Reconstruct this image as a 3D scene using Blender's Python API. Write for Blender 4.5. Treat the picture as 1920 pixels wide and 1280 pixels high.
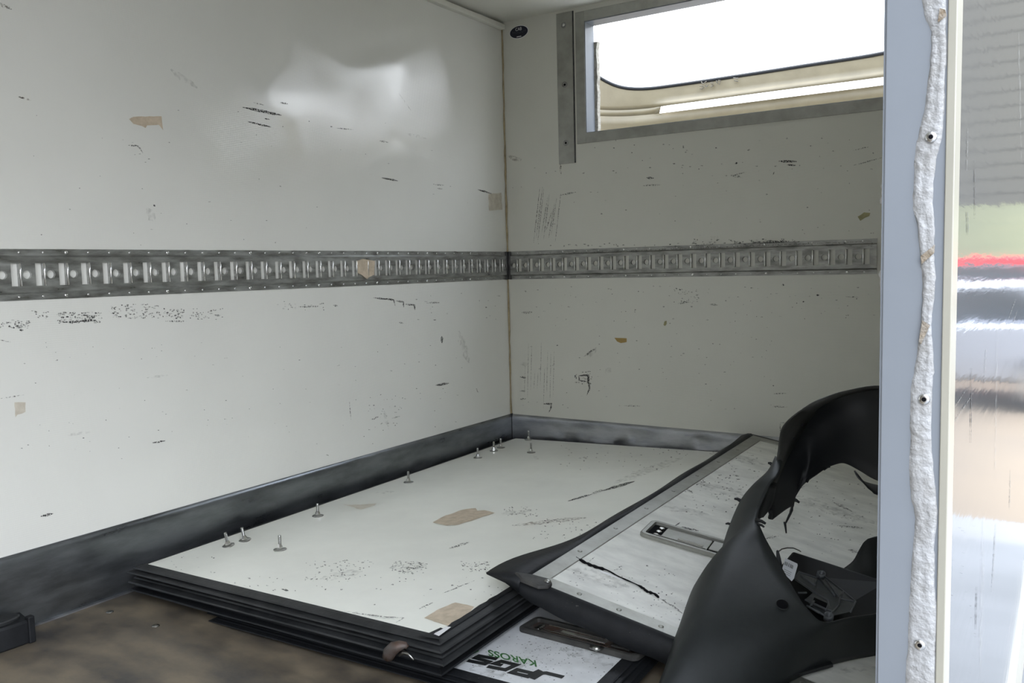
import bpy, bmesh, math, random
from mathutils import Vector, Matrix
random.seed(7)
sc = bpy.context.scene
for o in list(bpy.data.objects): bpy.data.objects.remove(o)
col = sc.collection

# ------------------------------------------------------------------ camera
R = ((0.83771525, 0.54560413, -0.02343709), (0.02696228, -0.08418569, -0.99608524), (-0.54544129, 0.83380388, -0.08523437))
CP = Vector((2.200957, -3.341212, 0.877765))
FPX = 1606.769
cd = bpy.data.cameras.new('camera'); cam = bpy.data.objects.new('camera', cd); col.objects.link(cam)
cd.sensor_width = 36.0; cd.lens = FPX / 1920 * 36.0; cd.clip_start = 0.02; cd.clip_end = 500
cam.matrix_world = Matrix(((R[0][0], -R[1][0], -R[2][0], CP[0]), (R[0][1], -R[1][1], -R[2][1], CP[1]),
                           (R[0][2], -R[1][2], -R[2][2], CP[2]), (0, 0, 0, 1)))
sc.camera = cam

# ------------------------------------------------------------------ sky, sun, exposure
w = bpy.data.worlds.new('sky'); sc.world = w; w.use_nodes = True
nt = w.node_tree; bg = nt.nodes['Background']
# bright hazy overcast: brighter overhead than at the horizon (CIE overcast law), a veiled sun
SUN_EL, SUN_AZ = math.radians(48), math.radians(-84)     # azimuth from +y towards +x
tcw = nt.nodes.new('ShaderNodeTexCoord'); sep = nt.nodes.new('ShaderNodeSeparateXYZ'); nt.links.new(tcw.outputs['Generated'], sep.inputs[0])
mrw = nt.nodes.new('ShaderNodeMapRange'); mrw.inputs['To Min'].default_value = 1 / 3; mrw.inputs['To Max'].default_value = 1.0; nt.links.new(sep.outputs['Z'], mrw.inputs[0])
crw = nt.nodes.new('ShaderNodeValToRGB'); crw.color_ramp.elements[0].color = (.93, .96, 1.0, 1); crw.color_ramp.elements[1].color = (.82, .92, 1.08, 1); nt.links.new(sep.outputs['Z'], crw.inputs[0])
mlw = nt.nodes.new('ShaderNodeVectorMath'); mlw.operation = 'SCALE'; nt.links.new(crw.outputs[0], mlw.inputs[0]); nt.links.new(mrw.outputs[0], mlw.inputs['Scale'])
nt.links.new(mlw.outputs[0], bg.inputs[0]); bg.inputs[1].default_value = 2.0
sd = bpy.data.lights.new('sun', 'SUN'); sun = bpy.data.objects.new('sun', sd); col.objects.link(sun)
sd.energy = 1.1; sd.angle = 0.12; sd.color = (1.0, 0.93, 0.82)
sdir = Vector((math.sin(SUN_AZ) * math.cos(SUN_EL), math.cos(SUN_AZ) * math.cos(SUN_EL), math.sin(SUN_EL)))
sun.rotation_euler = sdir.to_track_quat('Z', 'Y').to_euler(); sun.location = sdir * 20
vs = sc.view_settings
vs.view_transform = 'Standard'; vs.look = 'None'; vs.gamma = 1.0; vs.use_curve_mapping = False
vs.exposure = 2.5

# ------------------------------------------------------------------ helpers: surveying (pixel of the photo -> point on a known real surface)
def ray(u, v):
    a, b = (u - 960) / FPX, (v - 640) / FPX
    return Vector((R[0][i] * a + R[1][i] * b + R[2][i] for i in range(3)))
def onplane(u, v, n, c):
    d = ray(u, v); n = Vector(n); return CP + d * ((c - n.dot(CP)) / n.dot(d))
def LWp(u, v, off=0.0): return onplane(u, v, (1, 0, 0), off)            # left wall
def BWp(u, v, off=0.0): return onplane(u, v, (0, 1, 0), -off)           # bulkhead
def STp(u, v, off=0.0): return onplane(u, v, (-0.030, 0, 1), 0.0865 + off)   # top of stack
DN = Vector((.17, -.024, 1.0)); DC = .16 + .17 * 1.16 + .024 * 1.715
def DRp(u, v, off=0.0): return onplane(u, v, DN, DC + off)              # leaning door face
def FLp(u, v, z=0.0): return onplane(u, v, (0, 0, 1), z)

# ------------------------------------------------------------------ helpers: materials
MAT = {}
def mat(name, color, rough=.5, metal=0.0, noise=0.0, nscale=8.0, bump=0.0, bscale=60.0, spec=.5, stretch=(1, 1, 1), color2=None, rvar=0.0, coat=0.0):
    m = bpy.data.materials.new(name); m.use_nodes = True; t = m.node_tree; b = t.nodes['Principled BSDF']
    b.inputs['Base Color'].default_value = (*color, 1); b.inputs['Roughness'].default_value = rough
    b.inputs['Metallic'].default_value = metal; b.inputs['Specular IOR Level'].default_value = spec
    if coat: b.inputs['Coat Weight'].default_value = coat; b.inputs['Coat Roughness'].default_value = .08
    tc = t.nodes.new('ShaderNodeTexCoord'); mp = t.nodes.new('ShaderNodeMapping'); mp.inputs['Scale'].default_value = stretch
    t.links.new(tc.outputs['Object'], mp.inputs[0])
    if noise or color2 or rvar:
        n = t.nodes.new('ShaderNodeTexNoise'); n.inputs['Scale'].default_value = nscale; n.inputs['Detail'].default_value = 6; n.inputs['Roughness'].default_value = .6
        t.links.new(mp.outputs[0], n.inputs['Vector'])
        if noise or color2:
            r = t.nodes.new('ShaderNodeValToRGB'); c2 = color2 or tuple(c * (1 - noise) for c in color)
            r.color_ramp.elements[0].color = (*c2, 1); r.color_ramp.elements[1].color = (*color, 1)
            r.color_ramp.elements[0].position = .34; r.color_ramp.elements[1].position = .62
            t.links.new(n.outputs['Fac'], r.inputs[0]); t.links.new(r.outputs[0], b.inputs['Base Color'])
        if rvar:
            mr = t.nodes.new('ShaderNodeMapRange'); mr.inputs['From Min'].default_value = .3; mr.inputs['From Max'].default_value = .7
            mr.inputs['To Min'].default_value = max(.03, rough - rvar); mr.inputs['To Max'].default_value = rough + rvar
            t.links.new(n.outputs['Fac'], mr.inputs[0]); t.links.new(mr.outputs[0], b.inputs['Roughness'])
    if bump:
        n2 = t.nodes.new('ShaderNodeTexNoise'); n2.inputs['Scale'].default_value = bscale; n2.inputs['Detail'].default_value = 4
        t.links.new(mp.outputs[0], n2.inputs['Vector'])
        bp = t.nodes.new('ShaderNodeBump'); bp.inputs['Strength'].default_value = bump; bp.inputs['Distance'].default_value = .004
        t.links.new(n2.outputs['Fac'], bp.inputs['Height']); t.links.new(bp.outputs[0], b.inputs['Normal'])
    MAT[name] = m; return m

def frp(name, color, rough, axes, weave=.12, mottle=.05, spec=.5):
    """glossy glass-fibre lining: faint woven relief, faint scuffing"""
    m = mat(name, color, rough, noise=mottle, nscale=1.6, rvar=.03, spec=spec)
    t = m.node_tree; b = t.nodes['Principled BSDF']; tc = t.nodes.new('ShaderNodeTexCoord'); sx = t.nodes.new('ShaderNodeSeparateXYZ')
    t.links.new(tc.outputs['Object'], sx.inputs[0])
    def M(op, a, bb=None):
        n = t.nodes.new('ShaderNodeMath'); n.operation = op
        for i, x in enumerate((a, bb)):
            if x is None: continue
            if isinstance(x, (int, float)): n.inputs[i].default_value = x
            else: t.links.new(x, n.inputs[i])
        return n.outputs[0]
    A, Z = sx.outputs[axes[0]], sx.outputs[axes[1]]
    k = 2 * math.pi / .0085
    s1 = M('SINE', M('MULTIPLY', M('ADD', A, M('MULTIPLY', Z, .75)), k)); s2 = M('SINE', M('MULTIPLY', M('SUBTRACT', A, M('MULTIPLY', Z, .75)), k))
    h = M('MULTIPLY', s1, s2)
    nz = t.nodes.new('ShaderNodeTexNoise'); nz.inputs['Scale'].default_value = 2.2; t.links.new(tc.outputs['Object'], nz.inputs['Vector'])
    msk = t.nodes.new('ShaderNodeMapRange'); msk.inputs['From Min'].default_value = .42; msk.inputs['From Max'].default_value = .6
    t.links.new(nz.outputs['Fac'], msk.inputs[0])
    wav = t.nodes.new('ShaderNodeTexNoise'); wav.inputs['Scale'].default_value = 3.5; wav.inputs['Detail'].default_value = 3; t.links.new(tc.outputs['Object'], wav.inputs['Vector'])
    hh = M('ADD', M('MULTIPLY', M('MULTIPLY', h, msk.outputs[0]), weave), M('MULTIPLY', wav.outputs['Fac'], .25))
    bp = t.nodes.new('ShaderNodeBump'); bp.inputs['Strength'].default_value = .35; bp.inputs['Distance'].default_value = .004
    t.links.new(hh, bp.inputs['Height']); t.links.new(bp.outputs[0], b.inputs['Normal'])
    return m

def brokenmat(name, color, opacity=.9, scale=180.0, lo=.42, hi=.56, stretch=(1, 1, 1)):
    """worn mark: colour broken up by noise, see-through between"""
    m = bpy.data.materials.new(name); m.use_nodes = True; t = m.node_tree; b = t.nodes['Principled BSDF']
    b.inputs['Base Color'].default_value = (*color, 1); b.inputs['Roughness'].default_value = .7
    tc = t.nodes.new('ShaderNodeTexCoord'); mp = t.nodes.new('ShaderNodeMapping'); mp.inputs['Scale'].default_value = stretch
    n = t.nodes.new('ShaderNodeTexNoise'); n.inputs['Scale'].default_value = scale; n.inputs['Detail'].default_value = 3
    r = t.nodes.new('ShaderNodeMapRange'); r.inputs['From Min'].default_value = lo; r.inputs['From Max'].default_value = hi; r.inputs['To Max'].default_value = opacity
    t.links.new(tc.outputs['Object'], mp.inputs[0]); t.links.new(mp.outputs[0], n.inputs['Vector']); t.links.new(n.outputs['Fac'], r.inputs[0])
    t.links.new(r.outputs[0], b.inputs['Alpha']); MAT[name] = m; return m

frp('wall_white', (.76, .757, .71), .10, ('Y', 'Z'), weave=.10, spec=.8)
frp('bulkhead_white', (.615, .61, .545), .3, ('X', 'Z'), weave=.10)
mat('ceiling_white', (.70, .69, .62), .45, noise=.08, nscale=3)
mat('panel_white', (.93, .93, .85), .20, noise=.06, nscale=5, bump=.03, bscale=25)
mat('door_white', (.80, .80, .75), .38, noise=.22, nscale=9, stretch=(1, 2.2, 1), bump=.05, bscale=80)
mat('sign_white', (.70, .71, .72), .35, noise=.18, nscale=16)
mat('rubber', (.012, .013, .015), .55, spec=.28, noise=.3, nscale=30, bump=.15, bscale=120)
mat('rubber_worn', (.030, .031, .032), .5, spec=.32, color2=(.014, .015, .016), nscale=14, bump=.2, bscale=70)
mat('rubber_dust', (.055, .053, .048), .6, color2=(.02, .02, .02), nscale=22, bump=.2, bscale=90)
mat('bumper_lip_lit', (.045, .045, .042), .5, noise=.15, nscale=60, spec=.3)  # paler copy of the bumper plastic, painting the light on the lip
mat('bumper_plastic', (.017, .020, .021), .5, spec=.38, noise=.15, nscale=60, bump=.08, bscale=900)
mat('bumper_shaded', (.007, .008, .010), .6, noise=.2, nscale=10)  # darker copy of the bumper plastic, painting its shaded inner side
mat('bracket_plastic', (.075, .082, .09), .4, noise=.3, nscale=40)
mat('aluminium', (.42, .42, .41), .42, 1.0, noise=.35, nscale=20, bump=.08, bscale=200, rvar=.1)
mat('aluminium_dull', (.40, .40, .37), .45, .8, color2=(.31, .31, .28), nscale=12, bump=.12, bscale=150, stretch=(1, 1, 1))
mat('kick_plate', (.27, .285, .30), .36, .9, color2=(.14, .15, .16), nscale=7, bump=.16, bscale=35, rvar=.12, stretch=(1, .5, 2))
mat('kick_plate_light', (.46, .47, .49), .38, .9, color2=(.22, .23, .25), nscale=9, bump=.16, bscale=35, rvar=.12, stretch=(.5, 1, 2))
mat('rail_steel', (.46, .47, .455), .38, .9, color2=(.25, .25, .24), nscale=14, bump=.08, bscale=90, rvar=.12, stretch=(1, 1, 4))
mat('rail_steel_dull', (.40, .40, .375), .45, .85, color2=(.17, .17, .16), nscale=12, bump=.08, bscale=90, rvar=.1, stretch=(1, 1, 4))
mat('bright_steel', (.75, .75, .74), .22, 1.0)
mat('zinc', (.42, .42, .40), .32, 1.0, noise=.3, nscale=90)
mat('dark_steel', (.10, .10, .10), .45, .8, noise=.4, nscale=40)
mat('black_hole', (.004, .004, .005), .8, spec=.08)  # near-black paint for the shade inside holes and the latch tray
mat('floor_ply', (.185, .150, .105), .5, color2=(.045, .040, .036), nscale=4.5, bump=.12, bscale=40, rvar=.14, stretch=(1, 1.6, 1))
mat('tape_beige', (.60, .50, .38), .7, color2=(.47, .39, .29), nscale=45)
mat('tape_pale', (.60, .56, .47), .7, color2=(.50, .45, .37), nscale=45)
mat('tape_amber', (.36, .24, .07), .5, noise=.2, nscale=60)
mat('tape_olive', (.34, .31, .16), .6, noise=.3, nscale=50)
mat('sealant_yellow', (.42, .34, .20), .6, noise=.35, nscale=30)
mat('jamb_paint', (.18, .195, .215), .32, noise=.06, nscale=6, bump=.03, bscale=60)
mat('sealant_white', (.32, .32, .32), .45, color2=(.25, .245, .235), nscale=40, bump=.7, bscale=130)
mat('sealant_crust', (.17, .125, .075), .7, color2=(.27, .245, .21), nscale=60, bump=.8, bscale=150)
mat('cream_profile', (.30, .285, .235), .3, noise=.06, nscale=10)
mat('navy_print', (.006, .008, .022), .35)
mat('white_print', (.75, .75, .75), .5)
mat('black_print', (.012, .013, .013), .5)
mat('green_print', (.05, .17, .05), .5, noise=.3, nscale=70)
mat('grey_print', (.12, .12, .13), .6)
mat('pencil', (.10, .09, .07), .7)
mat('rust', (.09, .080, .074), .55, .3, color2=(.075, .032, .016), nscale=28, bump=.3, bscale=80)
mat('label_paper', (.62, .64, .68), .55)
mat('copper_wire', (.06, .055, .05), .5)
mat('foam_white', (.62, .61, .60), .8, noise=.15, nscale=60, bump=.5, bscale=120)
mat('core_edge', (.40, .38, .33), .8, color2=(.25, .23, .19), nscale=70, bump=.5, bscale=160)
brokenmat('scuff_dark', (.03, .03, .03), .95, 260, .40, .52)
brokenmat('scuff_mid', (.14, .14, .13), .7, 220, .42, .60)
brokenmat('scuff_faint', (.30, .30, .28), .30, 60, .42, .75)
brokenmat('scuff_brown', (.30, .22, .16), .5, 120, .42, .62)
brokenmat('floor_dust', (.30, .26, .20), .35, 14, .45, .75)

# GRP of the roof fairing: lets some light through
m = mat('fairing_grp', (.175, .150, .092), .5, color2=(.14, .118, .07), nscale=9, bump=.25, bscale=22)
t = m.node_tree; b = t.nodes['Principled BSDF']; tr = t.nodes.new('ShaderNodeBsdfTranslucent'); tr.inputs[0].default_value = (.30, .23, .12, 1)
mx = t.nodes.new('ShaderNodeMixShader'); mx.inputs[0].default_value = .22
t.links.new(b.outputs[0], mx.inputs[1]); t.links.new(tr.outputs[0], mx.inputs[2]); t.links.new(mx.outputs[0], t.nodes['Material Output'].inputs[0])

# polished outer skin of the body: mirror-like at grazing angles, slightly wavy, fine vertical scratches
m = mat('outer_skin', (.10, .103, .106), .10, spec=.5)
t = m.node_tree; b = t.nodes['Principled BSDF']; tc = t.nodes.new('ShaderNodeTexCoord')
mp = t.nodes.new('ShaderNodeMapping'); mp.inputs['Scale'].default_value = (1, 2.0, 22.0); t.links.new(tc.outputs['Object'], mp.inputs[0])
n = t.nodes.new('ShaderNodeTexNoise'); n.inputs['Scale'].default_value = 2.0; n.inputs['Detail'].default_value = 5; t.links.new(mp.outputs[0], n.inputs['Vector'])
bp = t.nodes.new('ShaderNodeBump'); bp.inputs['Strength'].default_value = .05; bp.inputs['Distance'].default_value = .01
t.links.new(n.outputs['Fac'], bp.inputs['Height']); t.links.new(bp.outputs[0], b.inputs['Normal']); t.links.new(bp.outputs[0], b.inputs['Coat Normal'])

# ------------------------------------------------------------------ helpers: meshes and objects
class MB:
    def __init__(s): s.v = []; s.f = []
    def quad(s, *p): k = len(s.v); s.v += [Vector(q) for q in p]; s.f.append(tuple(range(k, k + len(p)))); return s
    def box(s, a, b):
        x0, y0, z0 = a; x1, y1, z1 = b
        return s.hexa([(x0, y0, z0), (x1, y0, z0), (x1, y1, z0), (x0, y1, z0)], [(x0, y0, z1), (x1, y0, z1), (x1, y1, z1), (x0, y1, z1)])
    def hexa(s, lo, hi):
        k = len(s.v); n = len(lo); s.v += [Vector(q) for q in lo] + [Vector(q) for q in hi]
        s.f.append(tuple(k + i for i in reversed(range(n)))); s.f.append(tuple(k + n + i for i in range(n)))
        for i in range(n): j = (i + 1) % n; s.f.append((k + i, k + j, k + n + j, k + n + i))
        return s
    def obox(s, o, ax, ay, az, x0, x1, y0, y1, z0, z1):      # box in a local frame
        P = lambda x, y, z: o + ax * x + ay * y + az * z
        return s.hexa([P(x0, y0, z0), P(x1, y0, z0), P(x1, y1, z0), P(x0, y1, z0)], [P(x0, y0, z1), P(x1, y0, z1), P(x1, y1, z1), P(x0, y1, z1)])
    def grid(s, rows, closed=False):
        k = len(s.v); nr = len(rows); nc = len(rows[0])
        for r in rows: s.v += [Vector(q) for q in r]
        for i in range(nr - 1):
            for j in range(nc if closed else nc - 1):
                j2 = (j + 1) % nc; s.f.append((k + i * nc + j, k + i * nc + j2, k + (i + 1) * nc + j2, k + (i + 1) * nc + j))
        return s
    def cap(s, pts): return s.quad(*pts)
    def tube(s, pts, r, n=8, cap=True):
        pts = [Vector(p) for p in pts]; rows = []; up = Vector((.13, .21, .97)); rr = r if isinstance(r, (list, tuple)) else [r] * len(pts)
        for i, p in enumerate(pts):
            d = (pts[min(i + 1, len(pts) - 1)] - pts[max(i - 1, 0)]).normalized()
            a = d.cross(up); a = a.normalized() if a.length > 1e-4 else Vector((1, 0, 0)); bb = d.cross(a)
            rows.append([p + (a * math.cos(2 * math.pi * q / n) + bb * math.sin(2 * math.pi * q / n)) * rr[i] for q in range(n)])
        s.grid(rows, True)
        if cap: s.quad(*rows[0]); s.quad(*rows[-1])
        return s
    def lathe(s, o, ax, ay, az, prof, n=16):       # profile (r, h) around az
        rows = [[o + (ax * math.cos(2 * math.pi * q / n) + ay * math.sin(2 * math.pi * q / n)) * r + az * h for q in range(n)] for r, h in prof]
        s.grid(rows, True); s.quad(*rows[0]); s.quad(*rows[-1]); return s
    def build(s, name, m, parent=None, smooth=False, solid=0.0, bevel=0.0, offset=0.0):
        me = bpy.data.meshes.new(name); me.from_pydata([tuple(q) for q in s.v], [], s.f)
        bm = bmesh.new(); bm.from_mesh(me); bmesh.ops.remove_doubles(bm, verts=bm.verts, dist=1e-6); bmesh.ops.recalc_face_normals(bm, faces=bm.faces)
        bm.to_mesh(me); bm.free()
        if smooth:
            for p in me.polygons: p.use_smooth = True
        me.materials.append(MAT[m]); o = bpy.data.objects.new(name, me); col.objects.link(o)
        if parent: o.parent = parent
        if solid: md = o.modifiers.new('thickness', 'SOLIDIFY'); md.thickness = solid; md.offset = offset
        if bevel: md = o.modifiers.new('bevel', 'BEVEL'); md.width = bevel; md.segments = 2; md.limit_method = 'ANGLE'
        return o
def tag(o, label, cat, group=None):
    o['label'] = label; o['category'] = cat
    if group: o['group'] = group
    return o
def struct(o): o['kind'] = 'structure'; return o
def thing(name, label, cat, group=None, loc=(0, 0, 0)):
    o = bpy.data.objects.new(name, None); col.objects.link(o); o.empty_display_size = .05; return tag(o, label, cat, group)
X, Y, Z = Vector((1, 0, 0)), Vector((0, 1, 0)), Vector((0, 0, 1))
def frame(n, a):
    n = n.normalized(); a = (a - n * a.dot(n)).normalized(); return a, n.cross(a), n
def crom(P, n):
    """Catmull-Rom through rows of points"""
    out = []
    for i in range(len(P) - 1):
        p0, p1, p2, p3 = P[max(i - 1, 0)], P[i], P[i + 1], P[min(i + 2, len(P) - 1)]
        for k in range(n):
            s_ = k / n; s2 = s_ * s_; s3 = s2 * s_
            out.append([(b_ * 2 + (c_ - a_) * s_ + (a_ * 2 - b_ * 5 + c_ * 4 - d_) * s2 + (b_ * 3 - a_ - c_ * 3 + d_) * s3) * .5 for a_, b_, c_, d_ in zip(p0, p1, p2, p3)])
    out.append(list(P[-1])); return out

# ------------------------------------------------------------------ the setting: load box of the truck
W, XO, YJ, ZC, YR = 2.042, 2.100, -2.411, 1.987, -5.0      # inner width, outer face, jamb, ceiling, rear
floor = struct(MB().box((0, YR, -.06), (W, 0, 0)).build('floor', 'floor_ply'))
wl = struct(MB().box((-.05, YR, -.18), (0, .03, 2.04)).build('wall_left', 'wall_white'))
struct(MB().box((-.05, YR, ZC), (XO, .03, 2.04)).build('ceiling', 'ceiling_white'))
# bulkhead with its opening
WX0, WX1, WZ0, WZ1 = .424, 1.64, 1.452, 1.921
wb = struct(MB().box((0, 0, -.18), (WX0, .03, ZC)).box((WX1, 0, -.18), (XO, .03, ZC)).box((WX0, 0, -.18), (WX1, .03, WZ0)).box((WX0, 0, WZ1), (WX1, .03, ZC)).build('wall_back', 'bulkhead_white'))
struct(MB().box((-.05, YR - .04, -.18), (XO, YR, 2.04)).build('wall_rear', 'floor_ply'))  # unseen; dark ply chosen to cut light bounced onto the bulkhead
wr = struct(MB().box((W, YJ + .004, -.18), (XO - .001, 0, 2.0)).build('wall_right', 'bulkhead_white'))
MB().box((XO - .001, YJ + .055, -.17), (XO + .0015, 2.2 * 0 + .03, 2.04)).build('outer_skin', 'outer_skin', wr)
MB().box((W, YR, -.18), (XO, YR + .07, 2.0)).build('rear_post', 'outer_skin', wr)
MB().box((W, YR, 1.95), (XO, YJ, 2.0)).build('door_header', 'jamb_paint', wr)
MB().box((W, YR, -.18), (XO, YJ, -.001)).build('door_sill', 'aluminium', wr)

# the door jamb: painted edge of the wall with a smeared run of sealant and three rivets
jb = thing('door_jamb', 'pale blue painted door jamb with smeared white sealant and rivets', 'door jamb')
MB().box((W - .001, YJ - .001, -.18), (XO - .003, YJ + .012, 2.0)).build('face', 'jamb_paint', jb, bevel=.0012)
MB().box((XO - .004, YJ - .003, -.18), (XO + .004, YJ + .016, 2.0)).box((XO, YJ + .016, -.18), (XO + .0025, YJ + .058, 2.0)).build('corner_profile', 'cream_profile', jb, bevel=.001)
MB().box((W - .003, YJ + .001, .0), (W - .001, YJ + .014, 2.0)).build('inner_lip', 'jamb_paint', jb)
def JBp(u, v, off=0.0): return onplane(u, v, (0, 1, 0), YJ - .001 - off)
prof = [(-20, 1728, 1776), (30, 1735, 1775), (60, 1745, 1774), (110, 1744, 1775), (150, 1740, 1772), (190, 1735, 1771), (225, 1728, 1768), (258, 1722, 1766), (290, 1716, 1758), (330, 1714, 1752), (380, 1712, 1749),
        (420, 1718, 1752), (460, 1724, 1753), (490, 1727, 1752), (520, 1729, 1755), (560, 1729, 1750), (600, 1727, 1748), (640, 1722, 1749), (690, 1716, 1752), (720, 1710, 1748), (770, 1707, 1747), (830, 1706, 1746),
        (880, 1706, 1750), (930, 1708, 1756), (970, 1716, 1757), (1020, 1712, 1752), (1060, 1708, 1754), (1110, 1706, 1753), (1150, 1704, 1757), (1200, 1702, 1755), (1250, 1700, 1754), (1310, 1698, 1756)]
def sealrow(v, a, b_):
    row = []
    for k, hgt in ((0, 0), (.12, .0022), (.35, .0016), (.6, .002), (.88, .0026), (1, 0)):
        j = random.uniform(-.0006, .0006) if 0 < k < 1 else 0
        row.append(JBp(a + (b_ - a) * k + random.uniform(-1, 1), v, hgt + j))
    return row
rows = crom([[p for p in sealrow(*q)] for q in prof], 4)
rows = [[p + Vector((random.uniform(-.0005, .0005), random.uniform(-.0004, .0002), 0)) for p in r] for r in rows]
MB().grid(rows).build('sealant', 'sealant_white', jb, smooth=True)
for (ua, va, ub, vb, uc, vc, ud, vd) in ((1726, 480, 1753, 458, 1752, 474, 1728, 495), (1729, 600, 1744, 610, 1727, 645, 1723, 640), (1772, 18, 1775, 30, 1758, 42, 1762, 15)):
    MB().quad(JBp(ua, va, .0035), JBp(ub, vb, .0035), JBp(uc, vc, .0035), JBp(ud, vd, .0035)).build('crust', 'sealant_crust', jb)
for u, v in ((1746, 257), (1733, 748), (1725, 1208)):
    p = JBp(u, v, .002)
    rv = MB().lathe(p, X, Z, -Y, [(.0052, 0), (.0055, .0012), (.0046, .0024), (.0030, .0026)]).build('rivet', 'bright_steel', jb, smooth=True)
    MB().lathe(p - Y * .0027, X, Z, -Y, [(.0022, 0), (.0018, .0004)], 12).build('rivet_core', 'black_hole', rv)
for v0, v1, wd in ((342, 388, 11), (498, 556, 11)):
    a = onplane(1660 - wd - 1, v0, (0, 1, 0), YJ + .03); b_ = onplane(1660 - wd - 1, v1, (0, 1, 0), YJ + .03)
    rows = []
    for k in range(8):
        z = a.z + (b_.z - a.z) * k / 7; q = .85 + .3 * random.random() if 0 < k < 7 else .5
        rows.append([(W + .001, YJ + .02, z), (W - .007 * q, YJ + .022, z), (W - .0095 * q, YJ + .03, z), (W - .007 * q, YJ + .042, z), (W + .001, YJ + .046, z)])
    MB().grid(rows).quad(*rows[0]).quad(*rows[-1]).build('foam_dab', 'foam_white', jb, smooth=True)
# sill rail below the outer skin
struct(MB().box((XO - .02, YJ, -.24), (XO + .010, 3.0 * 0 + .03, -.168)).box((XO - .03, YJ, -.44), (XO + .004, .03, -.24)).build('trim_7', 'cream_profile'))

def OSp(u, v, off=0.0): return onplane(u, v, (1, 0, 0), XO + .0017 + off)
# corner sealant bead, cable trunking under the ceiling
pts = [(0.004 + random.uniform(-.0012, .0012), -.004, z) for z in [.18 + 1.8 * i / 40 for i in range(41)]]
struct(MB().tube(pts, [.0035 + random.uniform(-.001, .0018) for _ in pts], 6).build('trim_1', 'sealant_yellow', smooth=True))
struct(MB().box((.0, YR, 1.952), (.026, -.012, 1.974)).build('trim_2', 'ceiling_white', bevel=.003))

# kick plates with dents
def kick(name, m, n, length, height, P, dents, flange):
    rows = []; nz = 14
    for i in range(n + 1):
        s_ = length * i / n; r = []
        for j in range(nz + 1):
            zz = height * j / nz; d = .009
            for (ds, dz, rad, amp) in dents: d += amp * math.exp(-((s_ - ds) ** 2 + (zz - dz) ** 2) / (rad * rad))
            d = max(d, .0016)
            if j == nz: d = .004
            r.append(P(s_, d, zz))
        r.append(P(s_, 0, height)); rows.append(r)
    o = struct(MB().grid(rows).build(name, m, smooth=True))
    flange.build('floor_flange', 'kick_plate_light', o); return o
dl = [(random.uniform(0, 2.6), random.uniform(.02, .18), random.uniform(.010, .03), random.uniform(-.0055, .0045)) for _ in range(70)]
kick('baseboard_left', 'kick_plate', 300, 4.98, .194, lambda s_, d, z: (d, -s_, z), dl, MB().box((.0, -4.98, 0), (.02, 0, .004)).box((0, -4.98, .0), (.0065, 0, .022)))
db = [(random.uniform(.1, 1.4), random.uniform(.03, .16), random.uniform(.012, .04), random.uniform(-.007, .004)) for _ in range(34)] + [(.33, .1, .03, -.010), (.58, .09, .03, -.009), (.62, .15, .02, -.008), (.95, .14, .03, -.012), (.45, .135, .05, -.006)]
kick('baseboard_back', 'kick_plate_light', 220, 2.03, .194, lambda s_, d, z: (s_, -d, z), db, MB().box((0, -.02, 0), (2.03, 0, .004)))
struct(MB().box((.004, -.010, .0), (.012, -.002, .197)).build('trim_3', 'dark_steel'))

# ------------------------------------------------------------------ window opening in the bulkhead: aluminium frame, white reveal
wn = bpy.data.objects.new('window_1', None); col.objects.link(wn); struct(wn)
fw = .043
MB().box((WX0 - fw, -.006, WZ0 - fw), (WX0 + .001, 0, WZ1 + fw)).build('frame_left', 'aluminium_dull', wn, bevel=.001)
MB().box((WX1, -.006, WZ0 - fw), (WX1 + fw, 0, WZ1 + fw)).build('frame_right', 'aluminium_dull', wn, bevel=.001)
MB().box((WX0 + .001, -.0058, WZ0 - fw), (WX1, 0, WZ0)).build('frame_bottom', 'aluminium_dull', wn, bevel=.001)
MB().box((WX0 + .001, -.0058, WZ1), (WX1, 0, WZ1 + fw)).build('frame_top', 'aluminium_dull', wn, bevel=.001)
MB().box((WX0 - .002, -.004, WZ0), (WX0 + .0045, .075, WZ1)).build('reveal_left', 'jamb_paint', wn)
MB().box((WX1 - .0045, -.004, WZ0), (WX1 + .002, .075, WZ1)).build('reveal_right', 'jamb_paint', wn)
MB().box((WX0, -.004, WZ1 - .004), (WX1, .075, WZ1 + .002)).build('reveal_top', 'jamb_paint', wn)
MB().box((WX0, -.004, WZ0 - .002), (WX1, .05, WZ0 + .002)).build('reveal_bottom', 'jamb_paint', wn)
rows = []
for k in range(14):      # torn core of the bulkhead panel behind the reveal
    z = WZ0 + (1.85 - WZ0) * k / 13; j = random.uniform(-.003, .004); rows.append([(WX0 - .01, .075, z), (WX0 + .016 + j, .078, z), (WX0 + .018 + j, .10, z), (WX0 - .01, .10, z)])
MB().grid(rows).quad(*rows[0]).quad(*rows[-1]).build('core_edge', 'core_edge', wn)
# flat aluminium strip beside it
st = struct(MB().box((.288, -.005, 1.33), (.366, 0, 1.975)).build('trim_4', 'aluminium_dull', bevel=.001))
MB().box((.3665, -.003, 1.33), (.3715, 0, 1.975)).build('joint', 'dark_steel', st)
for z, m in ((1.921, 'bright_steel'), (1.669, 'black_hole'), (1.419, 'black_hole')):
    rg = MB().lathe(Vector((.325, -.005, z)), X, Z, -Y, [(.012, 0), (.0125, .0006), (.008, .0012), (.007, .0004)], 20).build('countersink', 'aluminium', st, smooth=True)
    MB().lathe(Vector((.325, -.0053, z)), X, Z, -Y, [(.0055, 0), (.004, .0006)], 14).build('screw_head', m, rg)

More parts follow.
